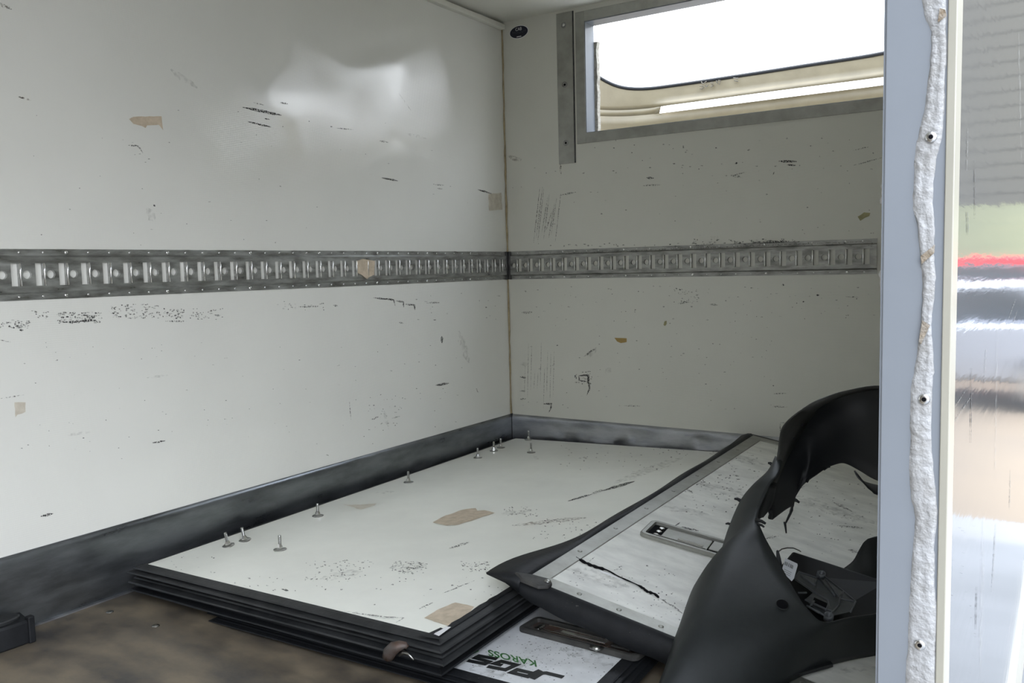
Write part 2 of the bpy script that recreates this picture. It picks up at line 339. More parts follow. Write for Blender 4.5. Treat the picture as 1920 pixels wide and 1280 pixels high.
# ------------------------------------------------------------------ roof fairing seen through the opening
fr = thing('roof_fairing', 'beige fibreglass roof fairing with black edge trim seen through the opening', 'fairing')
plan = [(.16, .05, 1.99), (.17, .20, 1.94), (.19, .36, 1.865), (.235, .48, 1.805), (.31, .565, 1.757), (.42, .61, 1.738), (.60, .62, 1.735), (.9, .62, 1.736), (1.2, .62, 1.739), (1.5, .62, 1.743), (1.72, .59, 1.765), (1.86, .48, 1.83), (1.92, .30, 1.90), (1.94, .05, 1.99)]
path = crom([[Vector(p)] for p in plan], 6); path = [r[0] for r in path]
zl = [1.30, 1.40, 1.47, 1.54, 1.598, 1.628, 1.634, 1.66, 1.69, 1.71]
lower = MB(); upper = MB(); rl = []; ru = []
cx, cy = 1.05, .1
for p in path:
    inw = Vector((cx - p.x, cy - p.y, 0)).normalized()
    rl.append([Vector((p.x, p.y, z)) + inw * (.10 * max(0, (1.5 - z) / .2) ** 2) for z in (1.30, 1.36, 1.42, 1.48, 1.53, 1.57, 1.610)])
    k_ = min(1, max(0, (p.x - .46) / .06)) if p.x < 1 else 1; ru.append([Vector((p.x, p.y, 1.640)) + inw * .030 * k_] + [Vector((p.x, p.y, 1.660)) + inw * .010 * k_] + [Vector((p.x, p.y, 1.660 + (p.z - 1.660) * k)) - inw * .01 * k for k in (.15, .35, .6, .85, 1)])
rest = MB(); slot = (.50, 1.62)
lower.grid(rl); upper.grid(ru)
fill = [[a[-1], (a[-1] + b_[0]) / 2, b_[0]] for a, b_, p in zip(rl, ru, path) if p.x < slot[0] or (p.y < .5 and p.x < 1)]
fill2 = [[a[-1], (a[-1] + b_[0]) / 2, b_[0]] for a, b_, p in zip(rl, ru, path) if p.x > slot[1]]
rest.grid(fill); MB().grid(fill2).build('end_web', 'fairing_grp', fr, smooth=True, solid=.004)
lower.build('lower_shell', 'fairing_grp', fr, smooth=True, solid=.004); upper.build('upper_shell', 'fairing_grp', fr, smooth=True, solid=.004); rest.build('end_web', 'fairing_grp', fr, smooth=True, solid=.004)
MB().tube([r[-1] for r in ru], .009, 6).build('edge_trim', 'rubber', fr, smooth=True)
scr = [[(585, 345), (600, 385), (625, 395)], [(640, 385), (690, 345)], [(555, 440), (610, 440), (640, 465), (600, 500), (560, 490)], [(660, 430), (700, 450), (735, 405)], [(680, 420), (690, 460)],
       [(775, 380), (820, 370), (830, 400), (790, 415), (835, 430), (780, 455)], [(880, 335), (915, 390), (905, 335)], [(925, 330), (975, 325), (945, 415)], [(1225, 280), (1320, 290), (1320, 265)], [(1240, 330), (1320, 350)]]
for grp in (scr[:8], scr[8:]):
  hw = MB()
  for s_ in grp: hw.tube([onplane(1260 + a / 10.667, 120 + b_ / 10.667, (0, 1, 0), .614) for a, b_ in s_], .0024, 4)
  hw.build('handwriting', 'pencil', fr)

# ------------------------------------------------------------------ cargo rails
PITCH = .06; RZ0, RZ1 = .826, .954
def rail(name, label, P, s0, s1, bars, mplate, side):
    """P(s, d, z): s along the wall, d out from it. side: +1 slot before the bar, -1 after"""
    root = thing(name, label, 'cargo rail')
    zc = (RZ0 + RZ1) / 2; d = .009
    a0, a1 = RZ0 + .017, RZ1 - .017
    m_ = MB()
    for z0, z1 in ((RZ1 - .016, RZ1), (RZ0, RZ0 + .016)):
        m_.hexa([P(s0, 0, z0), P(s1, 0, z0), P(s1, .002, z0), P(s0, .002, z0)], [P(s0, 0, z1), P(s1, 0, z1), P(s1, .002, z1), P(s0, .002, z1)])
    m_.build('flange', mplate, root)
    # punched web, one cell per slot, holes go through to the wall
    bm = bmesh.new(); zlo, zhi = a0 + .004, a1 - .004
    def loop(pts):
        vs_ = [bm.verts.new(P(s_, d, z)) for s_, z in pts]; return vs_, [bm.edges.new((vs_[i], vs_[(i + 1) % len(vs_)])) for i in range(len(vs_))]
    edges = []
    cells = sorted(bars); lo = s0
    for i, b_ in enumerate(cells + [None]):
        hi = b_ + (.5 * PITCH) if b_ is not None else s1
        hi = min(hi, s1)
        if hi - lo < 1e-4: continue
        _, e = loop([(lo, zlo), (hi, zlo), (hi, zhi), (lo, zhi)]); ee = list(e)
        if b_ is not None and hi - lo > .05:
            sl = sorted((b_ - side * .003, b_ - side * .022)); ci = b_ + side * .021
            _, e1 = loop([(sl[0], zc - .0285), (sl[1], zc - .0285), (sl[1], zc + .0285), (sl[0], zc + .0285)]); ee += e1
            holes = [e1]
            if lo + .011 < ci < hi - .011 or True:
                ci = max(lo + .0125, min(hi - .0125, ci))
                if abs(ci - b_) > .014:
                    _, e2 = loop([(ci + .011 * math.cos(a), zc + .011 * math.sin(a)) for a in [2 * math.pi * q / 16 for q in range(16)]]); ee += e2; holes.append(e2)
            bmesh.ops.triangle_fill(bm, edges=ee, use_beauty=True)
            for h_ in holes:
                g = bmesh.ops.extrude_edge_only(bm, edges=h_); cen = [v for v in g['geom'] if isinstance(v, bmesh.types.BMVert)]
                off = Vector(P(0, .0006, 0)) - Vector(P(0, d, 0))
                for v in cen: v.co += off
        else: bmesh.ops.triangle_fill(bm, edges=ee)
        lo = hi
    # sloping shoulders
    for zz, ze in ((zlo, RZ0 + .0155), (zhi, RZ1 - .0155)):
        bm.faces.new([bm.verts.new(q) for q in (P(s0, d, zz), P(s1, d, zz), P(s1, .001, ze), P(s0, .001, ze))])
    bmesh.ops.remove_doubles(bm, verts=bm.verts, dist=1e-5)
    me = bpy.data.meshes.new('web'); bm.to_mesh(me); bm.free(); me.materials.append(MAT[mplate]); o = bpy.data.objects.new('web', me); col.objects.link(o); o.parent = root
    # bright rolled lip beside each slot, and rivets: shared meshes
    lip = rv = None
    ax = (Vector(P(1, 0, 0)) - Vector(P(0, 0, 0))).normalized(); out = (Vector(P(0, 1, 0)) - Vector(P(0, 0, 0))).normalized()
    for i, b_ in enumerate(bars):
        if lip is None:
            lip = MB().tube([Z * -.0295 - out * .004, Z * -.0275, Z * 0 + out * .001, Z * .0275, Z * .0295 - out * .004], [.0016, .0028, .0032, .0028, .0016], 8).build('slot_lip', 'bright_steel', root, smooth=True); q = lip
        else: q = lip.copy(); col.objects.link(q); q.parent = root
        q.location = P(b_, d + .001, zc)
        for z, off in ((RZ1 - .0085, -.004), (RZ0 + .0085, .003)):
            if rv is None:
                rv = MB().lathe(Vector((0, 0, 0)), ax, Z, out, [(.0034, 0), (.0032, .0011), (.001, .0019)], 10).build('rivet', 'bright_steel', root, smooth=True); q2 = rv
            else: q2 = rv.copy(); col.objects.link(q2); q2.parent = root
            q2.location = P(b_ + off, .002, z)
            if i % 5 == 4: q2.scale = (1.6, 1.6, 1.6)
    return root, d
a0_ = .0571; b0_ = .0608
lb = [a0_ + PITCH * k for k in range(0, 60)]
rl_, dd = rail('cargo_rail', 'slotted steel cargo rail along the long left wall', lambda s_, d, z: (d, -s_, z), .022, 3.66, lb, 'rail_steel', -1)
rb_, dd = rail('cargo_rail', 'shorter slotted steel cargo rail under the bulkhead opening', lambda s_, d, z: (s_, -d, z), .022, 1.607, [b0_ + PITCH * k for k in range(26)], 'rail_steel_dull', -1)
for par, fn in ((rl_, lambda s_, d, z: (d, -s_, z)), (rb_, lambda s_, d, z: (s_, -d, z))):
    m_ = MB(); k = [fn(.010, 0, RZ0), fn(.022, 0, RZ0), fn(.022, .012, RZ0), fn(.010, .012, RZ0)]; h_ = [fn(.010, 0, RZ1), fn(.022, 0, RZ1), fn(.022, .012, RZ1), fn(.010, .012, RZ1)]
    m_.hexa(k, h_).build('end_cap', 'dark_steel', par, bevel=.002)

# ------------------------------------------------------------------ marks, tape and sticker on the walls
def strip(mb, P, pts, wpx, off=.0006, jag=.35):
    """irregular streak along a pixel polyline"""
    q = []
    for (a, b_), (c_, d_) in zip(pts[:-1], pts[1:]):
        n = max(2, int(math.hypot(c_ - a, d_ - b_) / 4))
        for k in range(n): q.append((a + (c_ - a) * k / n, b_ + (d_ - b_) * k / n))
    q.append(pts[-1]); L = []; Rr = []; n = len(q)
    for i, (a, b_) in enumerate(q):
        dx = q[min(i + 1, n - 1)][0] - q[max(i - 1, 0)][0]; dy = q[min(i + 1, n - 1)][1] - q[max(i - 1, 0)][1]; l = math.hypot(dx, dy) or 1
        tpr = min(1, .25 + 3 * min(i, n - 1 - i) / n); ww = wpx / 2 * tpr
        j1, j2 = 1 + random.uniform(-jag, jag), 1 + random.uniform(-jag, jag)
        L.append(P(a - dy / l * ww * j1, b_ + dx / l * ww * j1, off)); Rr.append(P(a + dy / l * ww * j2, b_ - dx / l * ww * j2, off))
    mb.grid([L, Rr])
def blob(mb, P, u, v, ru_, rv_, off=.0006, n=8):
    a0 = random.random() * 6; mb.quad(*[P(u + ru_ * random.uniform(.6, 1.1) * math.cos(a0 + 2 * math.pi * k / n), v + rv_ * random.uniform(.6, 1.1) * math.sin(a0 + 2 * math.pi * k / n), off) for k in range(n)])
def marks(parent, P, dark, mid, faint, brown=(), spk=()):
    for nm, lst in (('scuff_dark', dark), ('scuff_mid', mid), ('scuff_faint', faint), ('scuff_brown', brown)):
        mb = MB()
        for e in lst: strip(mb, P, e[0], e[1], .0006 + .00002 * random.random())
        if nm == 'scuff_mid':
            for (u0, v0, u1, v1, n, r) in spk:
                for _ in range(n): blob(mb, P, random.uniform(u0, u1), random.uniform(v0, v1), r * random.uniform(.4, 1.6), r * random.uniform(.3, .8))
        if nm == 'scuff_dark':
            for (u0, v0, u1, v1, n, r) in spk:
                for _ in range(n // 3): blob(mb, P, random.uniform(u0, u1), random.uniform(v0, v1), r * random.uniform(.3, 1.2), r * random.uniform(.3, .6))
        if mb.v: o = mb.build('scuff_marks', nm, parent); o['kind'] = 'stuff'
marks(wl, LWp,
  dark=[([(455, 201), (528, 216)], 5), ([(465, 228), (508, 238)], 3), ([(495, 222), (506, 224)], 3), ([(34, 181), (46, 184)], 3), ([(817, 722), (842, 718)], 4), ([(828, 630), (829, 643)], 5), ([(700, 558), (738, 562), (741, 573)], 3),
        ([(742, 564), (756, 566), (757, 576)], 3), ([(760, 570), (777, 572), (778, 581)], 3), ([(896, 355), (922, 363)], 3), ([(716, 333), (746, 339)], 3), ([(76, 968), (100, 962)], 4), ([(286, 830), (310, 826)], 3), ([(120, 604), (150, 603)], 4), ([(145, 602), (180, 600)], 4), ([(36, 618), (44, 619)], 4), ([(288, 383), (291, 387)], 4)],
  mid=[([(240, 272), (260, 274), (268, 287)], 3), ([(475, 192), (495, 197)], 2), ([(525, 192), (540, 195)], 3), ([(816, 346), (832, 347)], 3), ([(820, 353), (830, 354)], 3), ([(712, 264), (728, 267)], 3), ([(630, 240), (662, 243)], 2), ([(310, 602), (350, 602)], 3), ([(0, 637), (20, 641)], 2),
       ([(0, 747), (45, 740)], 2), ([(696, 786), (710, 781)], 3), ([(735, 784), (750, 780)], 2), ([(655, 752), (658, 786)], 1.5), ([(748, 604), (756, 606)], 4), ([(560, 575), (600, 574)], 3), ([(625, 572), (634, 573)], 4), ([(404, 592), (414, 591)], 4), ([(545, 572), (549, 577)], 4), ([(893, 728), (897, 736)], 4), ([(800, 568), (825, 567)], 3), ([(0, 5), (22, 18)], 5)],
  faint=[([(275, 708), (315, 703)], 4), ([(748, 175), (774, 212)], 2), ([(320, 130), (370, 165)], 10), ([(275, 390), (290, 415)], 14), ([(720, 770), (728, 800)], 6), ([(120, 815), (170, 810)], 5), ([(860, 620), (880, 680)], 12), ([(760, 250), (800, 260)], 5)],
  brown=[([(0, 8), (18, 18)], 6), ([(35, 182), (60, 188)], 3)],
  spk=[(0, 600, 60, 616, 34, 3), (60, 580, 90, 600, 12, 3), (110, 585, 190, 606, 60, 3.4), (205, 570, 300, 597, 70, 2.6), (305, 578, 345, 598, 30, 2.6), (355, 577, 420, 600, 26, 2.4), (520, 565, 610, 583, 16, 2), (780, 540, 940, 600, 14, 2.2), (60, 200, 900, 460, 40, 1.8), (30, 640, 900, 860, 90, 1.6), (690, 740, 760, 810, 30, 1.6)])
mid = [([(1050, 366), (1080, 360)], 3), ([(1205, 348), (1240, 346)], 3), ([(1370, 330), (1400, 322)], 2), ([(978, 586), (998, 585)], 4), ([(975, 733), (985, 733)], 4), ([(1170, 760), (1200, 761)], 3), ([(1095, 668), (1118, 652)], 4), ([(1370, 328), (1392, 333)], 4), ([(1270, 569), (1292, 566)], 4), ([(1330, 570), (1345, 572)], 3), ([(1450, 738), (1475, 737)], 2), ([(1448, 762), (1476, 763)], 3), ([(975, 748), (986, 747)], 4),
       ([(1600, 282), (1630, 275)], 2), ([(1600, 310), (1655, 295)], 2), ([(1463, 792), (1463, 818)], 2), ([(1463, 792), (1474, 793)], 2), ([(1585, 556), (1610, 557)], 2)]
for k in range(9): x = 1000 + 5 * k + random.uniform(-2, 2); mid.append(([(x + 12 - k * .2, 350 + random.uniform(0, 50)), (x, 430 + random.uniform(0, 35))], 1.6))
for k in range(10): x = 985 + 6 * k; mid.append(([(x, 640 + random.uniform(0, 60)), (x - 2, 720 + random.uniform(0, 50))], .9))
marks(wb, BWp,
  dark=[([(1212, 333), (1226, 334)], 4), ([(1460, 302), (1494, 303)], 4), ([(1476, 309), (1492, 310)], 3), ([(975, 706), (986, 708)], 4), ([(1018, 757), (1034, 757), (1033, 765), (1029, 773)], 3.5), ([(1085, 704), (1103, 703), (1103, 714), (1106, 728), (1100, 741)], 4), ([(1085, 704), (1086, 713), (1100, 715)], 3), ([(1078, 703), (1081, 710)], 4), ([(1378, 307), (1383, 304)], 4), ([(1452, 322), (1449, 328)], 2), ([(1466, 533), (1470, 535)], 4), ([(1530, 553), (1536, 553)], 4), ([(1505, 566), (1508, 565)], 3)],
  mid=mid, faint=[([(1100, 668), (1118, 655)], 12), ([(975, 682), (990, 682)], 8), ([(1135, 700), (1145, 690)], 12)],
  brown=[([(952, 293), (978, 300)], 9), ([(1050, 300), (1052, 330)], 3)],
  spk=[(960, 310, 1640, 440, 40, 1.8), (980, 535, 1640, 600, 70, 1.8), (970, 600, 1450, 770, 70, 1.5), (1270, 540, 1310, 570, 26, 2), (1090, 255, 1640, 330, 36, 2.2), (1080, 695, 1110, 720, 20, 2)])

def patch(name, label, P, pts, m, off=.0012, cat='tape remnant'):
    q = []
    for (a, b_), (c_, d_) in zip(pts, pts[1:] + pts[:1]):
        n = max(1, int(math.hypot(c_ - a, d_ - b_) / 7))
        for k in range(n):
            j = .7 if k else 0; q.append((a + (c_ - a) * k / n + random.uniform(-j, j), b_ + (d_ - b_) * k / n + random.uniform(-j, j)))
    o = MB().hexa([P(a, b_, .0002) for a, b_ in q], [P(a, b_, off) for a, b_ in q]).build(name, m); return tag(o, label, cat)
patch('tape_scrap', 'torn brownish tape scrap high on the left wall', LWp, [(242, 223), (250, 219), (303, 218), (306, 244), (298, 234), (276, 235), (273, 240), (266, 236), (250, 232)], 'tape_beige')
patch('tape_scrap', 'square beige tape scrap low on the left wall at its left end', LWp, [(27, 754), (48, 754), (48, 772), (33, 777), (29, 782)], 'tape_pale')
patch('tape_scrap', 'pale paper square on the left wall just above the rail near the corner', LWp, [(916, 364), (940, 361), (942, 393), (917, 395)], 'tape_pale')
patch('tape_scrap', 'flesh-coloured tape square stuck over the slots of the left wall rail', lambda u, v, o: LWp(u, v, .0115 + o), [(669, 489), (680, 485), (703, 489), (702, 515), (693, 519), (688, 523), (678, 515), (671, 512)], 'tape_beige')
patch('tape_scrap', 'amber tape chip in the middle of the bulkhead', BWp, [(1152, 633), (1175, 634), (1175, 641), (1164, 643), (1157, 640)], 'tape_amber')
patch('tape_scrap', 'tiny yellow tape chip on the bulkhead beside the amber one', BWp, [(1246, 602), (1250, 601), (1250, 607), (1247, 611), (1244, 609)], 'tape_olive')
patch('tape_scrap', 'olive tape scrap above the right end of the bulkhead rail', BWp, [(1608, 406), (1620, 398), (1632, 399), (1630, 405), (1622, 408), (1613, 414)], 'tape_olive')
marks(wr, OSp, dark=[([(1814, 395), (1815, 440)], 1.6), ([(1822, 690), (1821, 830)], 1.2), ([(1828, 300), (1829, 410)], 1.0), ([(1832, 1100), (1830, 1180)], 1.2)],
  mid=[([(1784, 800), (1826, 735)], 1.6), ([(1786, 770), (1815, 725)], 1.2), ([(1905, 560), (1890, 600)], 1.2), ([(1908, 580), (1893, 625)], 1.2), ([(1850, 640), (1846, 730)], 1.0), ([(1815, 240), (1813, 320)], 1.2), ([(1868, 980), (1860, 1110)], 1.6), ([(1895, 880), (1893, 960)], 1.2)],
  faint=[([(1910, 60), (1915, 300)], 3), ([(1870, 600), (1866, 900)], 3), ([(1845, 960), (1838, 1270)], 6)], spk=[(1785, 960, 1830, 1270, 20, 1.2)])
# oval maker's sticker
stk = thing('oval_sticker', 'dark navy oval sticker with white lettering in the top corner of the bulkhead', 'sticker')
def ell(mb, cxx, cz, rx, rz, y, tilt=.14, n=40):
    mb.hexa([(cxx + rx * math.cos(2 * math.pi * k / n), y, cz + rz * math.sin(2 * math.pi * k / n)) for k in range(n)], [(cxx + rx * math.cos(2 * math.pi * k / n), y - .0006, cz + rz * math.sin(2 * math.pi * k / n)) for k in range(n)])
mb = MB(); ell(mb, .0915, 1.932, .0505, .0285, -.0001); mb.build('backing', 'white_print', stk)
mb = MB(); ell(mb, .0915, 1.932, .0475, .0262, -.0008); mb.build('oval_field', 'navy_print', stk)
def text_mesh(body, name, m, parent, fn, size=1.0, bold=0.0):
    cu = bpy.data.curves.new('t', 'FONT'); cu.body = body; cu.size = size; cu.align_x = 'CENTER'; cu.offset = bold; ob = bpy.data.objects.new('t', cu); col.objects.link(ob)
    me = bpy.data.meshes.new_from_object(ob.evaluated_get(bpy.context.evaluated_depsgraph_get())); bpy.data.objects.remove(ob); me.name = name
    for v in me.vertices: v.co = Vector(fn(v.co.x, v.co.y))
    me.materials.clear(); me.materials.append(MAT[m]); o = bpy.data.objects.new(name, me); col.objects.link(o); o.parent = parent; return o
bpy.context.view_layer.update()
text_mesh('CAB', 'lettering', 'white_print', stk, lambda x, y: (.0905 + x * .0175, -.00155, 1.9385 + y * .0195))
mb = MB()
for k in range(9):     # the small illegible line, curved, and the bar below
    x = .058 + .0085 * k; z = 1.9275 + .006 * (((k - 4) / 4) ** 2) - .002
    mb.box((x, -.0016, z), (x + .0012, -.0014, z + .0065)); mb.box((x, -.0016, z + (.0055 if k % 2 else .0)), (x + .004, -.0014, z + (.0065 if k % 2 else .001)))
mb.build('small_print', 'grey_print', stk)
MB().box((.080, -.0016, 1.9105), (.104, -.0014, 1.9135)).build('underline', 'white_print', stk)

# ------------------------------------------------------------------ stacked panels with rubber edging
RUB = [(0.0, .0005), (.010, -.0005), (.024, -.004), (.027, -.007), (.016, -.0095), (.018, -.012), (.036, -.0145), (.038, -.018), (.020, -.0205), (.018, -.024), (0.0, -.0245)]
def zf_tilt(drop): return lambda x, y: .0865 + .030 * x - drop
def seal_ring(root, cs, zf, m, prof=RUB, wob=.0):
    c = [Vector((a, b_, 0)) for a, b_ in cs]; n = 4
    for i in range(n):
        a, b_ = c[i], c[(i + 1) % n]; pa, nb = c[i - 1], c[(i + 2) % n]
        e = (b_ - a).normalized(); o = Vector((e.y, -e.x, 0)); op = Vector(((a - pa).normalized().y, -(a - pa).normalized().x, 0)); on_ = Vector(((nb - b_).normalized().y, -(nb - b_).normalized().x, 0))
        rows = []; N = 40
        ph = random.random() * 6
        for k in range(N + 1):
            s_ = k / N; row = []
            for j, (w_, h) in enumerate(prof):
                start = a + (o + op) * w_; end = b_ + (o + on_) * w_; p = start.lerp(end, s_)
                p = p + o * (wob * math.sin(s_ * 17 + ph + j * .7) * (1 if 0 < j < len(prof) - 1 else 0))
                row.append((p.x, p.y, zf(p.x, p.y) + h + (wob * .7 * math.sin(s_ * 11 + ph * 2 + j) if 0 < j < len(prof) - 1 else 0)))
            rows.append(row)
        mb = MB().grid(rows); mb.quad(*rows[0]); mb.quad(*rows[-1]); mb.build('rubber_seal', m, root)
def panel(label, cs, zf, m, sealm, th=.0235, wob=.0006, group=None, hs=1.0):
    root = thing('composite_panel', label, 'panel', group)
    MB().hexa([(a, b_, zf(a, b_) - th) for a, b_ in cs], [(a, b_, zf(a, b_)) for a, b_ in cs]).build('sheet', m, root)
    seal_ring(root, cs, zf, sealm, prof=[(a, b_ * hs) for a, b_ in RUB], wob=wob); return root
TOPC = [(.088, -1.972), (1.113, -1.988), (1.052, -.030), (.050, -.040)]
def off(cs, dx, dy, da=0):
    mx_ = sum(c[0] for c in cs) / 4; my_ = sum(c[1] for c in cs) / 4
    return [(mx_ + (a - mx_) * math.cos(da) - (b_ - my_) * math.sin(da) + dx, my_ + (a - mx_) * math.sin(da) + (b_ - my_) * math.cos(da) + dy) for a, b_ in cs]
p1 = panel('white composite panel with bolts and tape, topmost of the stack', TOPC, zf_tilt(0), 'panel_white', 'rubber_worn')
p2 = panel('rubber-edged composite panel directly under the topmost white one', off(TOPC, .006, -.003, .001), zf_tilt(.0252), 'panel_white', 'rubber_worn')
p3 = panel('rubber-edged composite panel third from the top of the stack', off(TOPC, -.003, .004, -.001), zf_tilt(.0504), 'panel_white', 'rubber')
JC = [(.40, -1.955), (1.425, -1.952), (1.372, -.22), (.36, -.22)]
zfj = lambda x, y: .0145 + .0205 * x
p4 = panel('grimy white composite panel with JPGS lettering on the floor under the stack', JC, zfj, 'sign_white', 'rubber', th=.0105, wob=.0002, hs=.44)
p5 = panel('lowest composite panel on the floor, only its black rubber edge showing', off(JC, .02, -.012, .004), lambda x, y: zfj(x, y) - .0116, 'panel_white', 'rubber', th=.0098, wob=0, hs=.41)
for o in p5.children:
    for v in o.data.vertices: v.co.z = max(v.co.z, .0004)
# bolts with washers standing on the top panel
bolt = None
BL = [((428, 1023), 8, 5), ((459, 1013), 10, 0), ((525, 1030), 2, 3), ((596, 967), 0, 0), ((766, 904), 0, 0), ((896, 858), 0, 0), ((926, 845), 0, 0), ((939, 839), 0, 0), ((991, 824), 0, 0), ((996, 848), 0, 0)]
for i, ((u, v), tx, ty) in enumerate(BL):
    p = STp(u, v, .0003)
    if bolt is None:
        thr = [(.0048, .004)]
        for k in range(9): thr += [(.0040, .016 + k * .0026), (.0047, .0173 + k * .0026)]
        b1 = MB().lathe(Vector(), X, Y, Z, thr + [(.004, .041)], 12).build('bolt', 'zinc', p1, smooth=False)
        b2 = MB().lathe(Vector(), X, Y, Z, [(.0175, 0), (.0185, .001), (.018, .002), (.011, .003)], 24).build('washer', 'zinc', b1, smooth=True)
        b3 = MB().lathe(Vector(), X, Y, Z, [(.0085, .002), (.0085, .008), (.0062, .013), (.005, .016)], 6).build('nut', 'bright_steel', b1)
        bolt = b1; q = b1
    else:
        q = bolt.copy(); col.objects.link(q); q.parent = p1
        for ch in (b2, b3): c_ = ch.copy(); col.objects.link(c_); c_.parent = q
    q.location = p; q.rotation_euler = (math.radians(-ty), math.radians(-tx), random.random() * 3)
# marks and tape on the top panel
marks(p1, STp, dark=[([(1065, 939), (1110, 926)], 3), ([(1128, 920), (1190, 902)], 4), ([(528, 1104), (541, 1107)], 3)],
  mid=[([(842, 1028), (880, 1016)], 4), ([(1110, 925), (1130, 918)], 4), ([(845, 1148), (815, 1160)], 2), ([(786, 1141), (812, 1129)], 2.5), ([(830, 1112), (890, 1088)], 2), ([(660, 1148), (720, 1156), (758, 1158), (740, 1168)], 2)],
  faint=[([(1000, 855), (1010, 860)], 8), ([(730, 1066), (800, 1060)], 16), ([(600, 1085), (680, 1070)], 12), ([(1150, 905), (1280, 858)], 12), ([(700, 925), (740, 921)], 4), ([(940, 962), (1000, 958)], 8), ([(645, 1146), (740, 1160)], 6)],
  brown=[([(960, 985), (1100, 970)], 6)],
  spk=[(570, 1050, 700, 1090, 60, 2.2), (735, 1052, 800, 1075, 60, 2.2), (865, 1052, 920, 1072, 40, 2.2), (430, 1080, 640, 1110, 20, 2), (945, 950, 1010, 968, 30, 2), (1000, 970, 1120, 1010, 40, 2), (1040, 835, 1290, 880, 40, 1.8), (700, 1080, 950, 1140, 24, 2), (300, 1040, 420, 1075, 12, 1.6)])
patch('tape_scrap', 'long leaf-shaped beige tape scrap in the middle of the top panel', STp, [(811, 979), (835, 966), (868, 955), (892, 952), (895, 957), (908, 956), (928, 961), (900, 970), (860, 983), (838, 985)], 'tape_beige')
patch('tape_scrap', 'beige tape rectangle at the near corner of the top panel', STp, [(795, 1158), (826, 1140), (854, 1129), (889, 1137), (880, 1150), (866, 1160), (842, 1173)], 'tape_beige')
patch('tape_scrap', 'faint triangular tape trace near the left edge of the top panel', STp, [(642, 945), (675, 946), (706, 943), (703, 947), (676, 955)], 'tape_pale')
# torn rubber and foil at the near corner
mb = MB()
for a in ([(785, 1191), (800, 1188), (826, 1176), (832, 1178), (815, 1186), (822, 1194), (835, 1200), (800, 1194)],): mb.hexa([STp(u, v, .0008) for u, v in a], [STp(u, v, .004) for u, v in a])
mb.build('torn_rubber', 'rubber', p1)
mb = MB(); a = [(813, 1188), (838, 1174), (846, 1175), (823, 1192)]; mb.hexa([STp(u, v, .002) for u, v in a], [STp(u, v, .0046) for u, v in a]).build('torn_skin', 'white_print', p1)
rr = []
for k in range(26):
    s_ = k / 25; p = Vector((1.113, -1.988, 0)).lerp(Vector((1.094, -1.45, 0)), s_); wv = .004 + .007 * abs(math.sin(k * 1.7)) * random.random()
    rr.append([(p.x - wv, p.y, .0865 + .03 * p.x + .0012), (p.x - wv * .3, p.y, .0865 + .03 * p.x + .0045), (p.x + .010, p.y, .0865 + .03 * p.x + .0025)])
MB().grid(rr).build('ragged_lip', 'rubber', p1)
# rusty latch tongue poking out of the stack
hk = thing('rusty_latch_tongue', 'rusty bent metal tongue sticking out of the front of the panel stack', 'latch')
pth = [(727, 1232), (731, 1222), (739, 1214), (750, 1210), (760, 1209), (764, 1213)]
rad = [.0125, .0145, .0135, .0105, .007, .0045]
MB().tube([onplane(u, v, (0, 1, 0), -2.043 + .012 * (k > 3)) for k, (u, v) in enumerate(pth)], rad, 10).build('tongue', 'rust', hk, smooth=True)
MB().tube([onplane(u, v, (0, 1, 0), -2.036) for u, v in ((748, 1228), (757, 1222), (766, 1226), (776, 1236))], [.003, .005, .003, .002], 7).build('bent_wire', 'zinc', hk, smooth=True)

# lettering on the floor panel (upside down as it lies)
def JPp(u, v, off=0.0): return onplane(u, v, (-.0205, 0, 1), .0145 + off)
def zt(a, b_): return JPp(860 + a / 8, 1160 + b_ / 8, .0008)
def stroke(mb, pts, wd):
    P = [zt(*p) for p in pts]; L = []; Rr = []
    for i, p in enumerate(P):
        if i == 0: d = P[1] - p
        elif i == len(P) - 1: d = p - P[-2]
        else: d = (P[i + 1] - p).normalized() + (p - P[i - 1]).normalized()
        d.normalize(); n_ = Vector((-d.y, d.x, 0)); k = 1
        if 0 < i < len(P) - 1: c_ = abs(n_.dot(Vector((-(P[i + 1] - p).normalized().y, (P[i + 1] - p).normalized().x, 0)))); k = 1 / max(.55, c_)
        L.append(p + n_ * wd / 2 * k); Rr.append(p - n_ * wd / 2 * k)
    mb.grid([L, Rr])
mb = MB()
for s_ in ([(578, 602), (310, 552), (252, 585), (455, 638), (390, 672), (132, 622)], [(432, 710), (700, 762), (865, 688), (640, 634), (535, 668), (655, 694)], [(1230, 768), (1035, 862), (795, 802), (880, 760), (1120, 816)], [(1100, 898), (1245, 812), (1310, 808), (1572, 872)]): stroke(mb, s_, .0135)
mb.build('lettering', 'black_print', p4)
K0, K1 = zt(1200, 685), zt(385, 495); ex = (K1 - K0) / 4.05; eu = (zt(620, 640) - zt(640, 560)) * 1.25; ctr = (K0 + K1) / 2 - eu * .45 + Vector((0, 0, .0003))
text_mesh('KAROSS', 'small_lettering', 'green_print', p4, lambda x, y: ctr + ex * x + eu * y * 1.2 + ex * (-.22 * y), bold=.018)
mb = MB(); mb.quad(zt(20, 575), zt(120, 510), zt(220, 455), zt(300, 450), zt(300, 485), zt(180, 545), zt(90, 580)).build('logo_swoosh', 'green_print', p4)
marks(p4, JPp, dark=[], mid=[], faint=[([(880, 1255), (1000, 1240)], 20), ([(1050, 1215), (1150, 1245)], 20), ([(900, 1262), (960, 1270)], 14)], spk=[(870, 1190, 1160, 1275, 150, 1.4), (960, 1195, 1100, 1250, 70, 1.6)])

